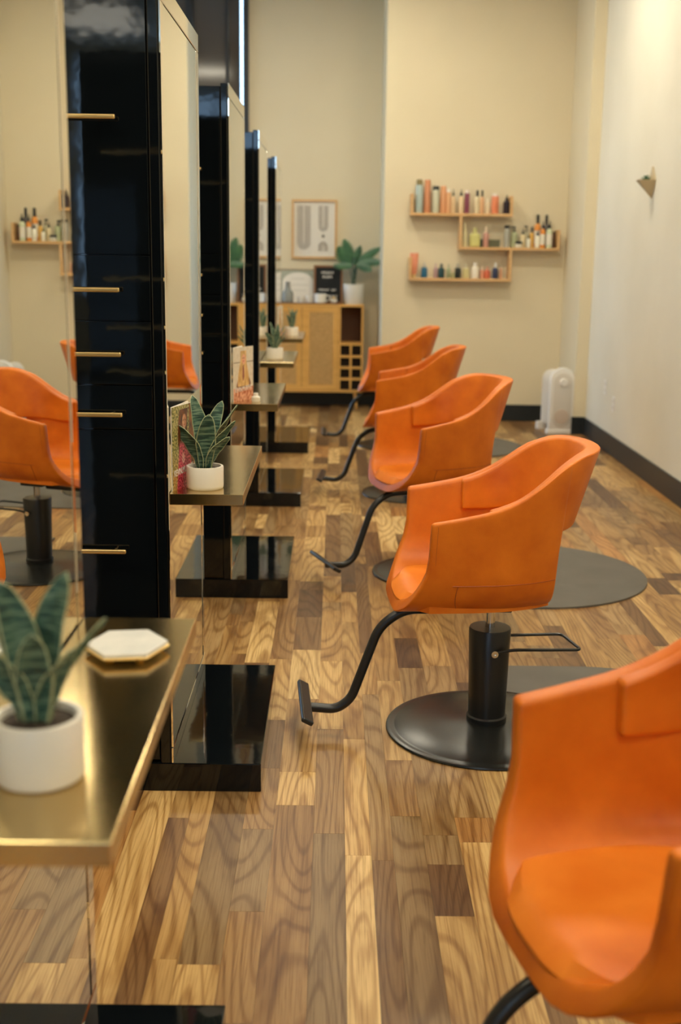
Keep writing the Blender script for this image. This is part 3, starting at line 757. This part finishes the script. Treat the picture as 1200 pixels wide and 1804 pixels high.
def bottle(x, y, z, wd, h, kind, col, cap, label, grp, cat='bottle', lab=None):
    r = wd/2; e = empty({'jar': 'cosmetic_jar', 'box': 'small_box', 'tube': 'squeeze_tube'}.get(kind, 'product_bottle'), (x, y, z)); sg = 20
    if kind == 'spray':      # tall can with domed cap
        obj('body', lathe(nb(), [(0, 0), (r*.95, 0), (r, .004), (r, h*.80), (r*.9, h*.83), (0, h*.83)], sg), cmat(col), e, smooth=True)
        obj('cap', lathe(nb(), [(0, h*.825), (r*.86, h*.825), (r*.86, h*.96), (r*.7, h), (0, h)], sg), cmat(cap), e, smooth=True)
    elif kind == 'round':    # shoulder bottle with narrow cap
        obj('body', lathe(nb(), [(0, 0), (r*.95, 0), (r, .004), (r, h*.58), (r*.85, h*.68), (r*.4, h*.74), (0, h*.74)], sg), cmat(col), e, smooth=True)
        obj('cap', lathe(nb(), [(0, h*.735), (r*.46, h*.735), (r*.46, h*.98), (r*.38, h), (0, h)], sg), cmat(cap), e, smooth=True)
    elif kind == 'drop':     # slim bottle with pointed dropper
        obj('body', lathe(nb(), [(0, 0), (r*.95, 0), (r, .004), (r, h*.62), (r*.5, h*.72), (0, h*.72)], sg), cmat(col), e, smooth=True)
        obj('cap', lathe(nb(), [(0, h*.715), (r*.5, h*.715), (r*.5, h*.84), (r*.2, h*.88), (r*.16, h), (0, h)], sg), cmat(cap), e, smooth=True)
    elif kind == 'pump':
        obj('body', lathe(nb(), [(0, 0), (r*.95, 0), (r, .004), (r, h*.66), (r*.5, h*.74), (0, h*.74)], sg), cmat(col), e, smooth=True)
        bm = lathe(nb(), [(0, h*.735), (r*.45, h*.735), (r*.45, h*.80), (r*.15, h*.81), (r*.15, h*.92), (0, h*.92)], sg)
        box(bm, -r*.95, r*.3, -r*.2, r*.2, h*.92, h); obj('pump_head', bm, cmat(cap), e)
    elif kind == 'tall':     # straight bottle with wide flat cap
        obj('body', lathe(nb(), [(0, 0), (r*.95, 0), (r, .004), (r, h*.84), (r*.97, h*.86), (0, h*.86)], sg), cmat(col), e, smooth=True)
        obj('cap', lathe(nb(), [(0, h*.858), (r*.92, h*.858), (r*.92, h*.985), (r*.85, h), (0, h)], sg), cmat(cap), e, smooth=True)
    elif kind == 'cone':
        obj('body', lathe(nb(), [(0, 0), (r*.95, 0), (r, .005), (r*.97, h*.45), (r*.62, h*.68), (r*.4, h*.8), (0, h*.8)], sg), cmat(col), e, smooth=True)
        obj('cap', lathe(nb(), [(0, h*.795), (r*.42, h*.795), (r*.18, h), (0, h)], sg), cmat(cap), e, smooth=True)
    elif kind == 'square':
        obj('body', box(nb(), -r, r, -r*.6, r*.6, 0, h*.72), cmat(col), e, bevel=r*.3, seg=3)
        obj('cap', lathe(nb(), [(0, h*.715), (r*.4, h*.715), (r*.4, h), (0, h)], sg), cmat(cap), e, smooth=True)
    elif kind == 'jar':
        obj('body', lathe(nb(), [(0, 0), (r*.9, 0), (r, .004), (r, h*.62), (0, h*.62)], sg), cmat(col), e, smooth=True)
        obj('lid', lathe(nb(), [(0, h*.615), (r*1.02, h*.615), (r*1.02, h*.97), (r*.95, h), (0, h)], sg), cmat(cap), e, smooth=True)
    elif kind == 'tube':     # squeeze tube standing on its cap
        obj('cap', lathe(nb(), [(0, 0), (r*.5, 0), (r*.5, h*.14), (0, h*.14)], sg), cmat(cap, .25), e, smooth=True)
        bm = nb(); rings = []
        for zf, a_, b2 in ((.13, .55, .55), (.2, .72, .66), (.6, .9, .5), (1, 1.0, .06)):
            rings.append([bm.verts.new((r*a_*cos(2*pi*k/20), r*b2*sin(2*pi*k/20), h*zf)) for k in range(20)])
        for A, B in zip(rings, rings[1:]):
            for k in range(20): bm.faces.new((A[k], A[(k+1) % 20], B[(k+1) % 20], B[k]))
        bm.faces.new(rings[0][::-1]); bm.faces.new(rings[-1]); obj('body', bm, cmat(col), e, smooth=True)
    elif kind == 'box':
        obj('carton', box(nb(), -r, r, -.02, .02, 0, h*.86), cmat(col), e, bevel=.001); obj('lid', box(nb(), -r-.001, r+.001, -.021, .021, h*.86, h), cmat(cap), e, bevel=.001)
    if lab and kind not in ('box', 'jar', 'tube'):
        k0, k1 = .12, .52
        obj('paper_label', lathe(nb(), [(r*1.008, h*k0), (r*1.008, h*k1)], sg), cmat(lab), e, smooth=True) if kind != 'square' else None
    tag(e, label, cat, grp); return e
CRM = (.72, .52, .30); PCH = (.72, .36, .18); PLG = (.62, .60, .34)
TOP = [(155, 50, 78, 'spray', (.42, .52, .50), (.22, .17, .06), 'pale blue spray can with olive cap, leftmost on the top shelf', None),
       (212, 44, 80, 'tall', (.62, .27, .14), (.60, .25, .12), 'tall copper bottle beside the pale blue can', None),
       (270, 50, 122, 'tall', (.60, .60, .46), BLK, 'pale sage bottle with flat black cap on the top shelf', None),
       (322, 42, 120, 'tall', (.70, .34, .17), (.68, .33, .16), 'shorter peach bottle fourth from left on the top shelf', None),
       (358, 36, 140, 'tall', (.74, .42, .22), (.82, .76, .66), 'light peach bottle with white cap on the top shelf', None),
       (392, 30, 140, 'drop', CRM, (.03, .03, .015), 'cream dropper bottle next to the white-capped peach bottle', None),
       (447, 36, 140, 'drop', (.74, .56, .34), BLK, 'cream dropper bottle just left of the purple bottle', None),
       (488, 36, 145, 'tall', (.24, .06, .10), (.78, .70, .62), 'purple bottle with white cap in the middle of the top shelf', None),
       (558, 40, 145, 'round', (.72, .62, .40), BLK, 'pale yellow bottle with black cap, right of the purple one', None),
       (592, 30, 145, 'round', (.74, .44, .24), BLK, 'peach bottle with black cap in the top shelf centre', None),
       (632, 32, 200, 'round', (.74, .60, .40), (.76, .68, .52), 'low cream bottle left of the coral one on the top shelf', None),
       (683, 50, 165, 'tall', (.78, .25, .12), (.80, .70, .60), 'coral bottle with pale cap on the right of the top shelf', None),
       (764, 48, 175, 'drop', (.022, .014, .022), BLK, 'dark plum bottle rightmost on the top shelf', None)]
for x, wd, top_, kd, c_, cp, lb, lab in TOP:
    bottle(sx4(x), 11.07, 1.890, wd*sh_s, (302-top_)*sh_s, kd, c_, cp, lb, 'hair products on the top shelf', lab=lab)
MID = [(480, 42, 360, 0, 'cone', (.66, .60, .36), (.70, .64, .40), 'pale yellow cone-topped bottle, leftmost on the middle shelf'),
       (552, 70, 403, 0, 'square', (.58, .56, .20), (.62, .60, .26), 'square yellow-green bottle on the middle shelf'),
       (601, 18, 478, 1, 'box', (.05, .05, .03), (.05, .05, .03), 'narrow dark box between the yellow-green and pink bottles'),
       (630, 40, 395, 0, 'round', (.55, .28, .22), (.76, .62, .46), 'pink bottle with cream stopper on the middle shelf'),
       (690, 74, 480, 0, 'box', (.10, .10, .05), (.13, .125, .06), 'flat olive box on the middle shelf'),
       (776, 40, 382, 0, 'tall', (.40, .40, .34), BLK, 'grey bottle with black cap above the shelf divider'),
       (830, 50, 388, 1, 'pump', (.46, .50, .30), BLK, 'pale green bottle with slanted black pump'),
       (857, 48, 490, -1, 'jar', (.76, .72, .58), BLK, 'white jar with black lid at the front of the middle shelf'),
       (889, 34, 405, 0, 'drop', (.70, .58, .34), BLK, 'cream bottle with black nozzle behind the white jar'),
       (916, 32, 382, 1, 'pump', (.50, .46, .30), BLK, 'khaki bottle with black pump left of the amber one'),
       (925, 28, 445, -1, 'drop', (.80, .78, .66), BLK, 'smallest white bottle with black cap on the middle shelf'),
       (955, 34, 390, 1, 'round', (.72, .42, .10), BLK, 'yellow amber bottle with black cap'),
       (986, 36, 415, -1, 'drop', (.80, .76, .62), BLK, 'white bottle with black cap in front of the tall orange one'),
       (1022, 36, 352, -1, 'drop', (.72, .24, .02), BLK, 'bright orange bottle at the front right of the middle shelf'),
       (1068, 44, 350, -1, 'drop', (.60, .64, .42), BLK, 'pale green bottle with tall black nozzle at the right end'),
       (992, 46, 306, 1, 'round', (.78, .30, .05), BLK, 'tall orange bottle with black cap at the back of the right end'),
       (1053, 42, 306, 1, 'round', (.10, .09, .08), BLK, 'tall dark bottle at the back of the right end'),
       (1104, 20, 420, 0, 'tall', (.13, .06, .03), (.08, .04, .02), 'thin brown bottle against the right end panel')]
for x, wd, top_, dd, kd, c_, cp, lb in MID:
    lab = (.78, .72, .60) if lb.startswith(('bright orange', 'tall orange', 'pale green bottle with tall')) else None
    bottle(sx4(x), 11.08+dd*.032, 1.596, wd*sh_s, (532-top_)*sh_s, kd, c_, cp, lb, 'hair products on the middle shelf', 'box' if kd == 'box' else ('jar' if kd == 'jar' else 'bottle'), lab=lab)
LOW = [(132, 60, 583, 0, 'tube', (.72, .27, .15), (.75, .55, .25), 'coral squeeze tube standing on its gold cap, lower shelf left end'),
       (205, 44, 650, 0, 'round', (.012, .12, .24), (.55, .52, .44), 'bright blue bottle on the lower shelf'),
       (287, 32, 650, 1, 'round', (.46, .30, .30), (.60, .46, .40), 'lilac bottle half behind the teal one'),
       (323, 44, 653, -1, 'round', (.010, .055, .065), (.10, .12, .12), 'dark teal bottle on the lower shelf'),
       (378, 32, 655, 1, 'round', (.40, .44, .26), (.50, .48, .34), 'pale green bottle left of the black one'),
       (404, 30, 690, -1, 'jar', (.42, .42, .22), (.60, .50, .34), 'little green jar in front of the pale green bottle'),
       (440, 46, 650, 0, 'round', (.014, .020, .020), (.45, .42, .34), 'black bottle in the middle of the lower shelf'),
       (500, 46, 655, 1, 'square', (.56, .50, .24), (.60, .56, .40), 'pale yellow-green bottle right of the black one'),
       (563, 54, 642, 0, 'round', (.80, .74, .62), (.82, .78, .70), 'white bottle on the lower shelf'),
       (614, 30, 668, 1, 'round', (.72, .34, .22), (.74, .60, .44), 'salmon bottle just right of the white one'),
       (648, 44, 670, 0, 'round', (.60, .14, .07), (.64, .30, .18), 'red coral bottle on the lower shelf'),
       (702, 42, 645, -1, 'round', (.025, .035, .085), (.74, .72, .66), 'navy bottle with white cap on the lower shelf'),
       (742, 22, 675, 0, 'tall', (.70, .38, .22), (.72, .50, .32), 'small peach bottle at the right end of the lower shelf')]
for x, wd, top_, dd, kd, c_, cp, lb in LOW:
    bottle(sx4(x), 11.08+dd*.026, 1.316, wd*sh_s, (752-top_)*sh_s, kd, c_, cp, lb, 'hair products on the lower shelf', 'tube' if kd == 'tube' else ('jar' if kd == 'jar' else 'bottle'))

# ------------------------------------------------------------ heater
e = empty('oil_heater', (1.975, 10.46, 0), R(7))
def capsule(w_, h_, z0, n_=14, round_bottom=False):
    r = w_/2; p = [(-r, z0), (r, z0)] if not round_bottom else [(r*cos(a), z0+r+r*sin(a)) for a in [R(180+180*k/n_) for k in range(n_+1)]]
    return p+[(r*cos(a), z0+h_-r+r*sin(a)) for a in [R(180*k/n_) for k in range(n_+1)]]
def yprism(bm, pts, y0, y1):
    a_ = [bm.verts.new((x, y0, z)) for x, z in pts]; b_ = [bm.verts.new((x, y1, z)) for x, z in pts]; n_ = len(pts)
    bm.faces.new(a_); bm.faces.new(b_[::-1])
    for i in range(n_): bm.faces.new((a_[i], b_[i], b_[(i+1) % n_], a_[(i+1) % n_]))
    return bm
obj('front_panel', yprism(nb(), capsule(.225, .545, .035), -.10, -.045), M_white, e, smooth=True, bevel=.008, seg=3)
obj('inner_face', yprism(nb(), capsule(.165, .48, .055, round_bottom=True), -.104, -.099), M_whiteS, e, smooth=True, bevel=.002)
bm = nb(); lathe(bm, [(.030, -.125), (.034, -.118), (.034, -.100), (0, -.100)], 24, (0, 0, .455), axis='y'); obj('thermostat_knob', bm, M_white, e, smooth=True)
bm = nb(); lathe(bm, [(0, -.108), (.062, -.108), (.066, -.103), (0, -.103)], 32, (0, 0, .155), axis='y'); obj('round_vent', bm, mat('vent_beige', (.58, .47, .38), .6), e, smooth=True)
for k in range(6): obj('fin', yprism(nb(), capsule(.17, .47, .07), -.04+k*.052, -.04+k*.052+.020), M_white if k else M_whiteS, e, bevel=.003)
obj('base_foot', box(nb(), -.125, .125, -.105, -.03, 0, .04), M_white, e, bevel=.006); obj('base_foot', box(nb(), -.125, .125, .20, .26, 0, .07), M_white, e, bevel=.006)
tag(e, 'white oil-filled heater with round-topped front standing in the far right corner', 'heater')

# ------------------------------------------------------------ wall planter, switch plates
e = empty('wall_planter', (XR, 8.56, 1.93))
bm = nb(); D = .11; Wd = .155; hh = .125
A = [(-.001, -Wd/2, hh), (-.001, Wd/2, hh), (-D, Wd*.28, hh), (-D, -Wd*.28, hh)]; tipv = bm.verts.new((-.001, 0, 0))
tv = [bm.verts.new(p) for p in A]; iv = [bm.verts.new((p[0]*.8-.006, p[1]*.82, hh)) for p in A]; dv = [bm.verts.new((p[0]*.7-.006, p[1]*.7, hh-.02)) for p in A]
for i in range(4):
    j = (i+1) % 4; bm.faces.new((tipv, tv[j], tv[i])); bm.faces.new((tv[i], tv[j], iv[j], iv[i])); bm.faces.new((iv[i], iv[j], dv[j], dv[i]))
bm.faces.new(dv); obj('planter_body', bm, mat('planter_wood', (.52, .42, .26), .6), e)
bm = nb(); v = [bm.verts.new(p) for p in ((-.002, -Wd/2, hh), (-.002, Wd/2, hh), (-.002, 0, .215), (-.012, -Wd/2, hh), (-.012, Wd/2, hh), (-.012, 0, .215))]
bm.faces.new((v[0], v[1], v[2])); bm.faces.new((v[3], v[5], v[4]))
for a_, b_ in ((0, 1), (1, 2), (2, 0)): bm.faces.new((v[a_], v[a_+3], v[b_+3], v[b_]))
obj('back_plate', bm, mat('planter_wood', (.52, .42, .26), .6), e)
for k in range(16):
    a_ = 2*pi*k/16; rr = .035 if k % 2 else .018
    leaf('leaf', (-.05, 0, hh-.02), (-.05+rr*cos(a_), rr*1.4*sin(a_), hh+(.02 if k % 2 else .032)), .014, a_+pi, e, bend=0, m=M_palm)
tag(e, 'small triangular wall planter with a green succulent on the right wall', 'planter')
for (y, z, sw, lb) in ((9.62, .50, 1, 'upper pale switch plate low on the right wall'), (9.30, .40, 0, 'lower pale socket plate on the right wall nearer the camera')):
    e = empty('wall_socket', (XR, y, z))
    obj('cover_plate', box(nb(), -.006, -.0005, -.036, .036, -.058, .058), M_white, e, bevel=.002)
    for dz in (-.026, .026): obj('outlet', box(nb(), -.008, -.005, -.016, .016, dz-.014, dz+.014), M_whiteS, e, bevel=.001)
    tag(e, lb, 'socket', 'wall plates')

# ------------------------------------------------------------ sideboard
SX0, SX1, SY0, SY1, SZ0, SZ1 = -.945, .278, 11.87, 12.17, .165, 1.03
e = empty('rattan_sideboard', (0, 0, 0)); p = .022
for nm, d in (('top_board', (SX0, SX1, SY0-.005, SY1, SZ1-p, SZ1)), ('bottom_board', (SX0, SX1, SY0, SY1, SZ0, SZ0+p)), ('side_panel', (SX0, SX0+p, SY0, SY1, SZ0+p, SZ1-p)),
              ('side_panel', (SX1-p, SX1, SY0, SY1, SZ0+p, SZ1-p)), ('divider', (.030, .052, SY0, SY1, SZ0+p, SZ1-p)), ('divider', (-.72, -.698, SY0, SY1, SZ0+p, SZ1-p))):
    boxo(nm, M_oak, d, e, bevel=.0015)
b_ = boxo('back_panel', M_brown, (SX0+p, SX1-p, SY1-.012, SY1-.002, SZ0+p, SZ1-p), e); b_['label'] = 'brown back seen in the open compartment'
for xa, xb in ((.052, SX1-p), (SX0+p, -.72)):
    boxo('compartment_shelf', M_oak, (xa, xb, SY0, SY1-.012, .632, .654), e)
    bm = nb(); cx = (xa+xb)/2
    box(bm, cx-.010, cx+.010, SY0, SY1-.03, SZ0+p, .632)
    for k in range(1, 4): zz = SZ0+p+(.632-SZ0-p)*k/4; box(bm, xa, xb, SY0+.001, SY1-.03, zz-.010, zz+.010)
    obj('wine_rack', bm, M_oak, e)
    boxo('rack_shade_sheet', M_dark, (xa, xb, SY0+.08, SY0+.09, SZ0+p, .632), e)  # near-black sheet across the rack cells, their inner shade put into colour
for xa, xb, hs in ((-.330, .028, -1), (-.696, -.334, 1)):
    d = empty('door', (0, 0, 0)); d.parent = e
    z0, z1 = SZ0+p+.003, SZ1-p-.003; fwd_ = .052
    bm = nb(); y0, y1 = SY0-.002, SY0+.016
    box(bm, xa, xb, y0, y1, z0, z0+fwd_); box(bm, xa, xb, y0, y1, z1-fwd_, z1); box(bm, xa, xa+fwd_+.02, y0, y1, z0+fwd_, z1-fwd_); box(bm, xb-fwd_, xb, y0, y1, z0+fwd_, z1-fwd_)
    obj('door_frame', bm, M_oak, d)
    bm = nb(); box(bm, xa+fwd_+.02, xb-fwd_, SY0+.008, SY0+.012, z0+fwd_, z1-fwd_)
    xx = xa+fwd_+.026
    while xx < xb-fwd_: box(bm, xx, xx+.004, SY0+.005, SY0+.008, z0+fwd_, z1-fwd_); xx += .014
    zz = z0+fwd_+.006
    while zz < z1-fwd_: box(bm, xa+fwd_+.02, xb-fwd_, SY0+.0035, SY0+.006, zz, zz+.004); zz += .014
    o = obj('cane_panel', bm, M_cane, d); o['kind'] = 'stuff'
    obj('finger_pull', box(nb(), (xa if hs < 0 else xb-.02), (xa+.02 if hs < 0 else xb), SY0-.012, SY0-.002, .62, .70), M_oak, d, bevel=.002)
for x in (-.86, .20):
    for y in (11.91, 12.12):
        bm = nb(); sgn = 1 if x > 0 else -1
        tube(bm, [(x+sgn*.02, y, 0), (x, y, SZ0)], [.012, .020], 14); obj('leg', bm, M_oak, e, smooth=True)
tag(e, 'honey wood sideboard with cane doors and wine rack on splayed legs', 'sideboard')
# tray and things on it
ZB = SZ1
boxo('serving_tray', M_walnut, (-.62, .03, 11.868, 11.974, ZB, ZB+.012), None, bevel=.003); tag(bpy.data.objects['serving_tray'], 'long dark wood serving board lying on the sideboard', 'tray')
def tilt_board(name, x0, x1, yb, z0, h, th, lean, fm, im, bw, label, cat, arch=False):
    e = empty(name, (0, yb, z0)); e.rotation_euler = (-lean, 0, 0)
    if arch:
        r = (x1-x0)/2; cx = (x0+x1)/2
        pts = [(x0, 0), (x1, 0)]+[(cx+r*cos(a), h-r*.62+r*.62*sin(a)) for a in [R(180*k/20) for k in range(21)]]
        obj('panel', yprism(nb(), pts, -th, 0), im, e)
        for zz, wv in ((.235, .13), (.175, .2), (.12, .16)):
            obj('faint_lettering', box(nb(), cx-wv/2, cx+wv/2, -th-.001, -th+.0005, zz, zz+.006), mat('faint_ink', (.55, .52, .44), .6), e)
    else:
        obj('panel', box(nb(), x0+bw, x1-bw, -th*.6, 0, bw, h-bw), im, e)
        bm = nb(); box(bm, x0, x1, -th, 0, 0, bw); box(bm, x0, x1, -th, 0, h-bw, h); box(bm, x0, x0+bw, -th, 0, bw, h-bw); box(bm, x1-bw, x1, -th, 0, bw, h-bw)
        obj('frame', bm, fm, e)
    return tag(e, label, cat)
tilt_board('leaning_board', -.68, -.20, 12.165, ZB, .328, .012, R(3), M_walnut, M_sage, .006, 'sage green panel with thin dark edge leaning on the recess wall', 'board')
tilt_board('arched_sign', -.535, -.225, 12.11, ZB+.0, .30, .008, R(4), None, M_paper, 0, 'white arch-topped sign with faint writing behind the cups', 'sign', arch=True)
lbd = tilt_board('letter_board', -.222, .066, 12.0, ZB, .375, .02, R(5), M_walnut, M_felt, .020, 'black letter board in walnut frame with white letters', 'sign')
bm = nb(); random.seed(5)
def marks(cx, z, wtot, hgt, th=.6):
    x = cx-wtot/2
    while x < cx+wtot/2-.006:
        ww = random.choice((.010, .012, .014)); kx = random.randint(0, 3)
        box(bm, x, x+.0035, -.0135, -.0118, z, z+hgt)
        if kx != 1: box(bm, x+.0035, x+ww, -.0135, -.0118, z+hgt-.0035, z+hgt)
        if kx != 2: box(bm, x+.0035, x+ww, -.0135, -.0118, z, z+.0035)
        if kx != 0: box(bm, x+ww-.0035, x+ww, -.0135, -.0118, z+.0035, z+hgt-.0035)
        x += ww+.0045
marks(-.088, .292, .115, .020); marks(-.088, .252, .09, .020); marks(-.12, .128, .10, .016); marks(-.025, .128, .04, .016); marks(-.035, .065, .085, .018)
obj('white_letters', bm, M_inkw, lbd)
def mug(x, y, z, r, h, label, handle=True):
    e = empty('mug', (x, y, z))
    obj('cup_body', lathe(nb(), [(0, 0), (r*.85, 0), (r*.95, .006), (r, h), (r*.93, h), (r*.88, .01), (0, .01)], 28), M_pot, e, smooth=True)
    if handle: obj('handle', tube(nb(), smoothpath([(r*.93, 0, h*.8), (r*1.5, 0, h*.75), (r*1.55, 0, h*.4), (r*.95, 0, h*.2)], 5), .005, 8), M_pot, e, smooth=True)
    tag(e, label, 'mug', 'cups on the sideboard')
mug(-.155, 11.918, ZB+.012, .060, .088, 'wide white mug standing in front of the letter board')
mug(-.345, 11.935, ZB+.012, .036, .060, 'smaller white cup left of the wide mug')
mug(-.262, 11.935, ZB+.012, .040, .072, 'white handleless cup between the small cup and the wide mug', False)
e = empty('sugar_bowl', (-.022, 11.93, ZB+.012)); obj('bowl', lathe(nb(), [(0, 0), (.025, 0), (.036, .02), (.032, .04), (0, .04)], 24), M_pot, e, smooth=True)
obj('lid', lathe(nb(), [(0, .04), (.032, .04), (.018, .053), (.006, .056), (.008, .066), (0, .068)], 24), M_gold, e, smooth=True); tag(e, 'little white bowl with gold lid right of the wide mug', 'bowl')
e = empty('glass_carafe', (-.475, 11.94, ZB+.012)); obj('carafe_body', lathe(nb(), [(0, 0), (.05, 0), (.056, .01), (.056, .09), (.03, .125), (.026, .16), (0, .16)], 28), M_carafe, e, smooth=True)
obj('stopper', lathe(nb(), [(0, .16), (.022, .16), (.024, .20), (0, .20)], 20), mat('grey_stopper', (.2, .2, .18), .4), e, smooth=True); tag(e, 'greyish glass carafe left of the cups on the sideboard', 'carafe')
# big potted palm-like plant
PX, PY = .175, 11.99
e = empty('potted_philodendron', (PX, PY, ZB))
obj('pot', lathe(nb(), [(0, 0), (.092, 0), (.096, .006), (.106, .195), (.100, .195), (.094, .17), (0, .17)], 40), M_pot, e, smooth=True)
obj('soil', lathe(nb(), [(0, .16), (.094, .166), (.095, .172), (0, .176)], 24), M_soil, e)
def palm(tip, base_top, wd, ang, n_=9, droop=.0):
    st = Vector((random.uniform(-.02, .02), random.uniform(-.015, .015), .17)); bt = Vector(base_top)
    mid = (st+bt)/2+Vector((0, 0, .03)); obj('stem', tube(nb(), smoothpath([st, mid, bt], 5), .0045, 7), M_stem, e, smooth=True)
    # lobed blade: midrib from base_top to tip with finger-like lobes each side
    tp = Vector(tip); ax = (tp-bt); L = ax.length; ax.normalize(); sd = ax.cross(Vector((cos(ang), sin(ang), .2))).normalized(); nn = sd.cross(ax)
    vs, fs = [], []
    for s in (-1, 1):
        for k in range(n_):
            v0 = k/n_; v1 = (k+.92)/n_; ln = wd*(sin(pi*(.16+.80*(k+.5)/n_))**.8)
            def P(v, u): return bt+ax*L*(v)+sd*s*u + nn*(-.16*u) + ax*(u*.35) - Vector((0, 0, droop*(v*v)*L))
            q = len(vs); vm = (v0+v1)/2
            vs += [tuple(P(v0-.01, 0)), tuple(P(v0, ln*.6)), tuple(P(vm+.03, ln)), tuple(P(v1, ln*.62)), tuple(P(v1+.012, 0))]
            fs.append((q, q+1, q+2, q+3, q+4) if s > 0 else (q+4, q+3, q+2, q+1, q))
    q = len(vs); vs += [tuple(bt+ax*L*.93+sd*.012), tuple(bt+ax*L*1.08-Vector((0, 0, droop*L))), tuple(bt+ax*L*.93-sd*.012)]; fs.append((q, q+1, q+2))
    me = bpy.data.meshes.new('leaf'); me.from_pydata(vs, [], fs); o = link('leaf', me, M_palm, e)
    md = o.modifiers.new('t', 'SOLIDIFY'); md.thickness = .002
random.seed(3)
palm((-.155, -.03, .56), (-.05, 0, .36), .085, -1.5, droop=.05)
palm((-.10, .03, .62), (-.02, .03, .40), .075, -1.4)
palm((.26, -.02, .55), (.045, 0, .42), .050, -1.5)
palm((.28, -.05, .43), (.05, -.02, .40), .055, -1.6, droop=.1)
palm((.17, -.06, .36), (.02, -.03, .385), .055, -1.6, droop=.2)
palm((-.20, -.06, .385), (-.02, -.03, .37), .045, -1.6, droop=.1)
palm((.06, .04, .56), (.0, .03, .38), .055, -1.4)
palm((.20, .06, .50), (.03, .04, .40), .045, -1.2)
tag(e, 'large leafy green plant in a tall white pot on the right end of the sideboard', 'potted plant')

# framed print
e = empty('framed_print', (-.2225, YB, 1.464)); Wf, Hf = .452, .574
bm = nb(); bw = .022
box(bm, -Wf/2, Wf/2, -.028, -.001, 0, bw); box(bm, -Wf/2, Wf/2, -.028, -.001, Hf-bw, Hf); box(bm, -Wf/2, -Wf/2+bw, -.028, -.001, bw, Hf-bw); box(bm, Wf/2-bw, Wf/2, -.028, -.001, bw, Hf-bw)
obj('frame', bm, M_oakh, e); pr_ = obj('art_paper', box(nb(), -Wf/2+bw, Wf/2-bw, -.010, -.001, bw, Hf-bw), M_paper, e)
bm = nb()
def uarc(cx, ztop, zc, r, up_=False, w_=.0035):
    """U-shaped line: two straight legs joined by a half circle"""
    s = -1 if not up_ else 1; pts = [(cx-r, ztop)]+[(cx-r*cos(a), zc+s*r*sin(a)) for a in [pi*k/14 for k in range(15)]]+[(cx+r, ztop)]
    for (xa, za), (xb, zb) in zip(pts, pts[1:]):
        d = Vector((xb-xa, zb-za)); 
        if d.length < 1e-6: continue
        nrm = Vector((-d.y, d.x)).normalized()*w_/2
        v = [bm.verts.new((x_, -.0108, z_)) for x_, z_ in ((xa-nrm.x, za-nrm.y), (xb-nrm.x, zb-nrm.y), (xb+nrm.x, zb+nrm.y), (xa+nrm.x, za+nrm.y))]; bm.faces.new(v)
for k in range(7): uarc(-.105, .515, .155, .010+k*.0088, w_=.0042)
for k in range(5): uarc(.088, .515, .315, .010+k*.0088, w_=.0042)
for k in range(5): uarc(.088, .075, .120, .010+k*.0088, True, w_=.0042)
bmesh.ops.create_circle(bm, cap_ends=True, radius=.015, segments=24, matrix=Matrix.Translation((.088, -.0109, .222)) @ Matrix.Rotation(pi/2, 4, 'X'))
obj('line_artwork', bm, M_ink, pr_)
obj('glazing', box(nb(), -Wf/2+bw, Wf/2-bw, -.018, -.016, bw, Hf-bw), M_glass, e)
tag(e, 'pale wood framed print of striped taupe arches on the recess wall', 'picture')
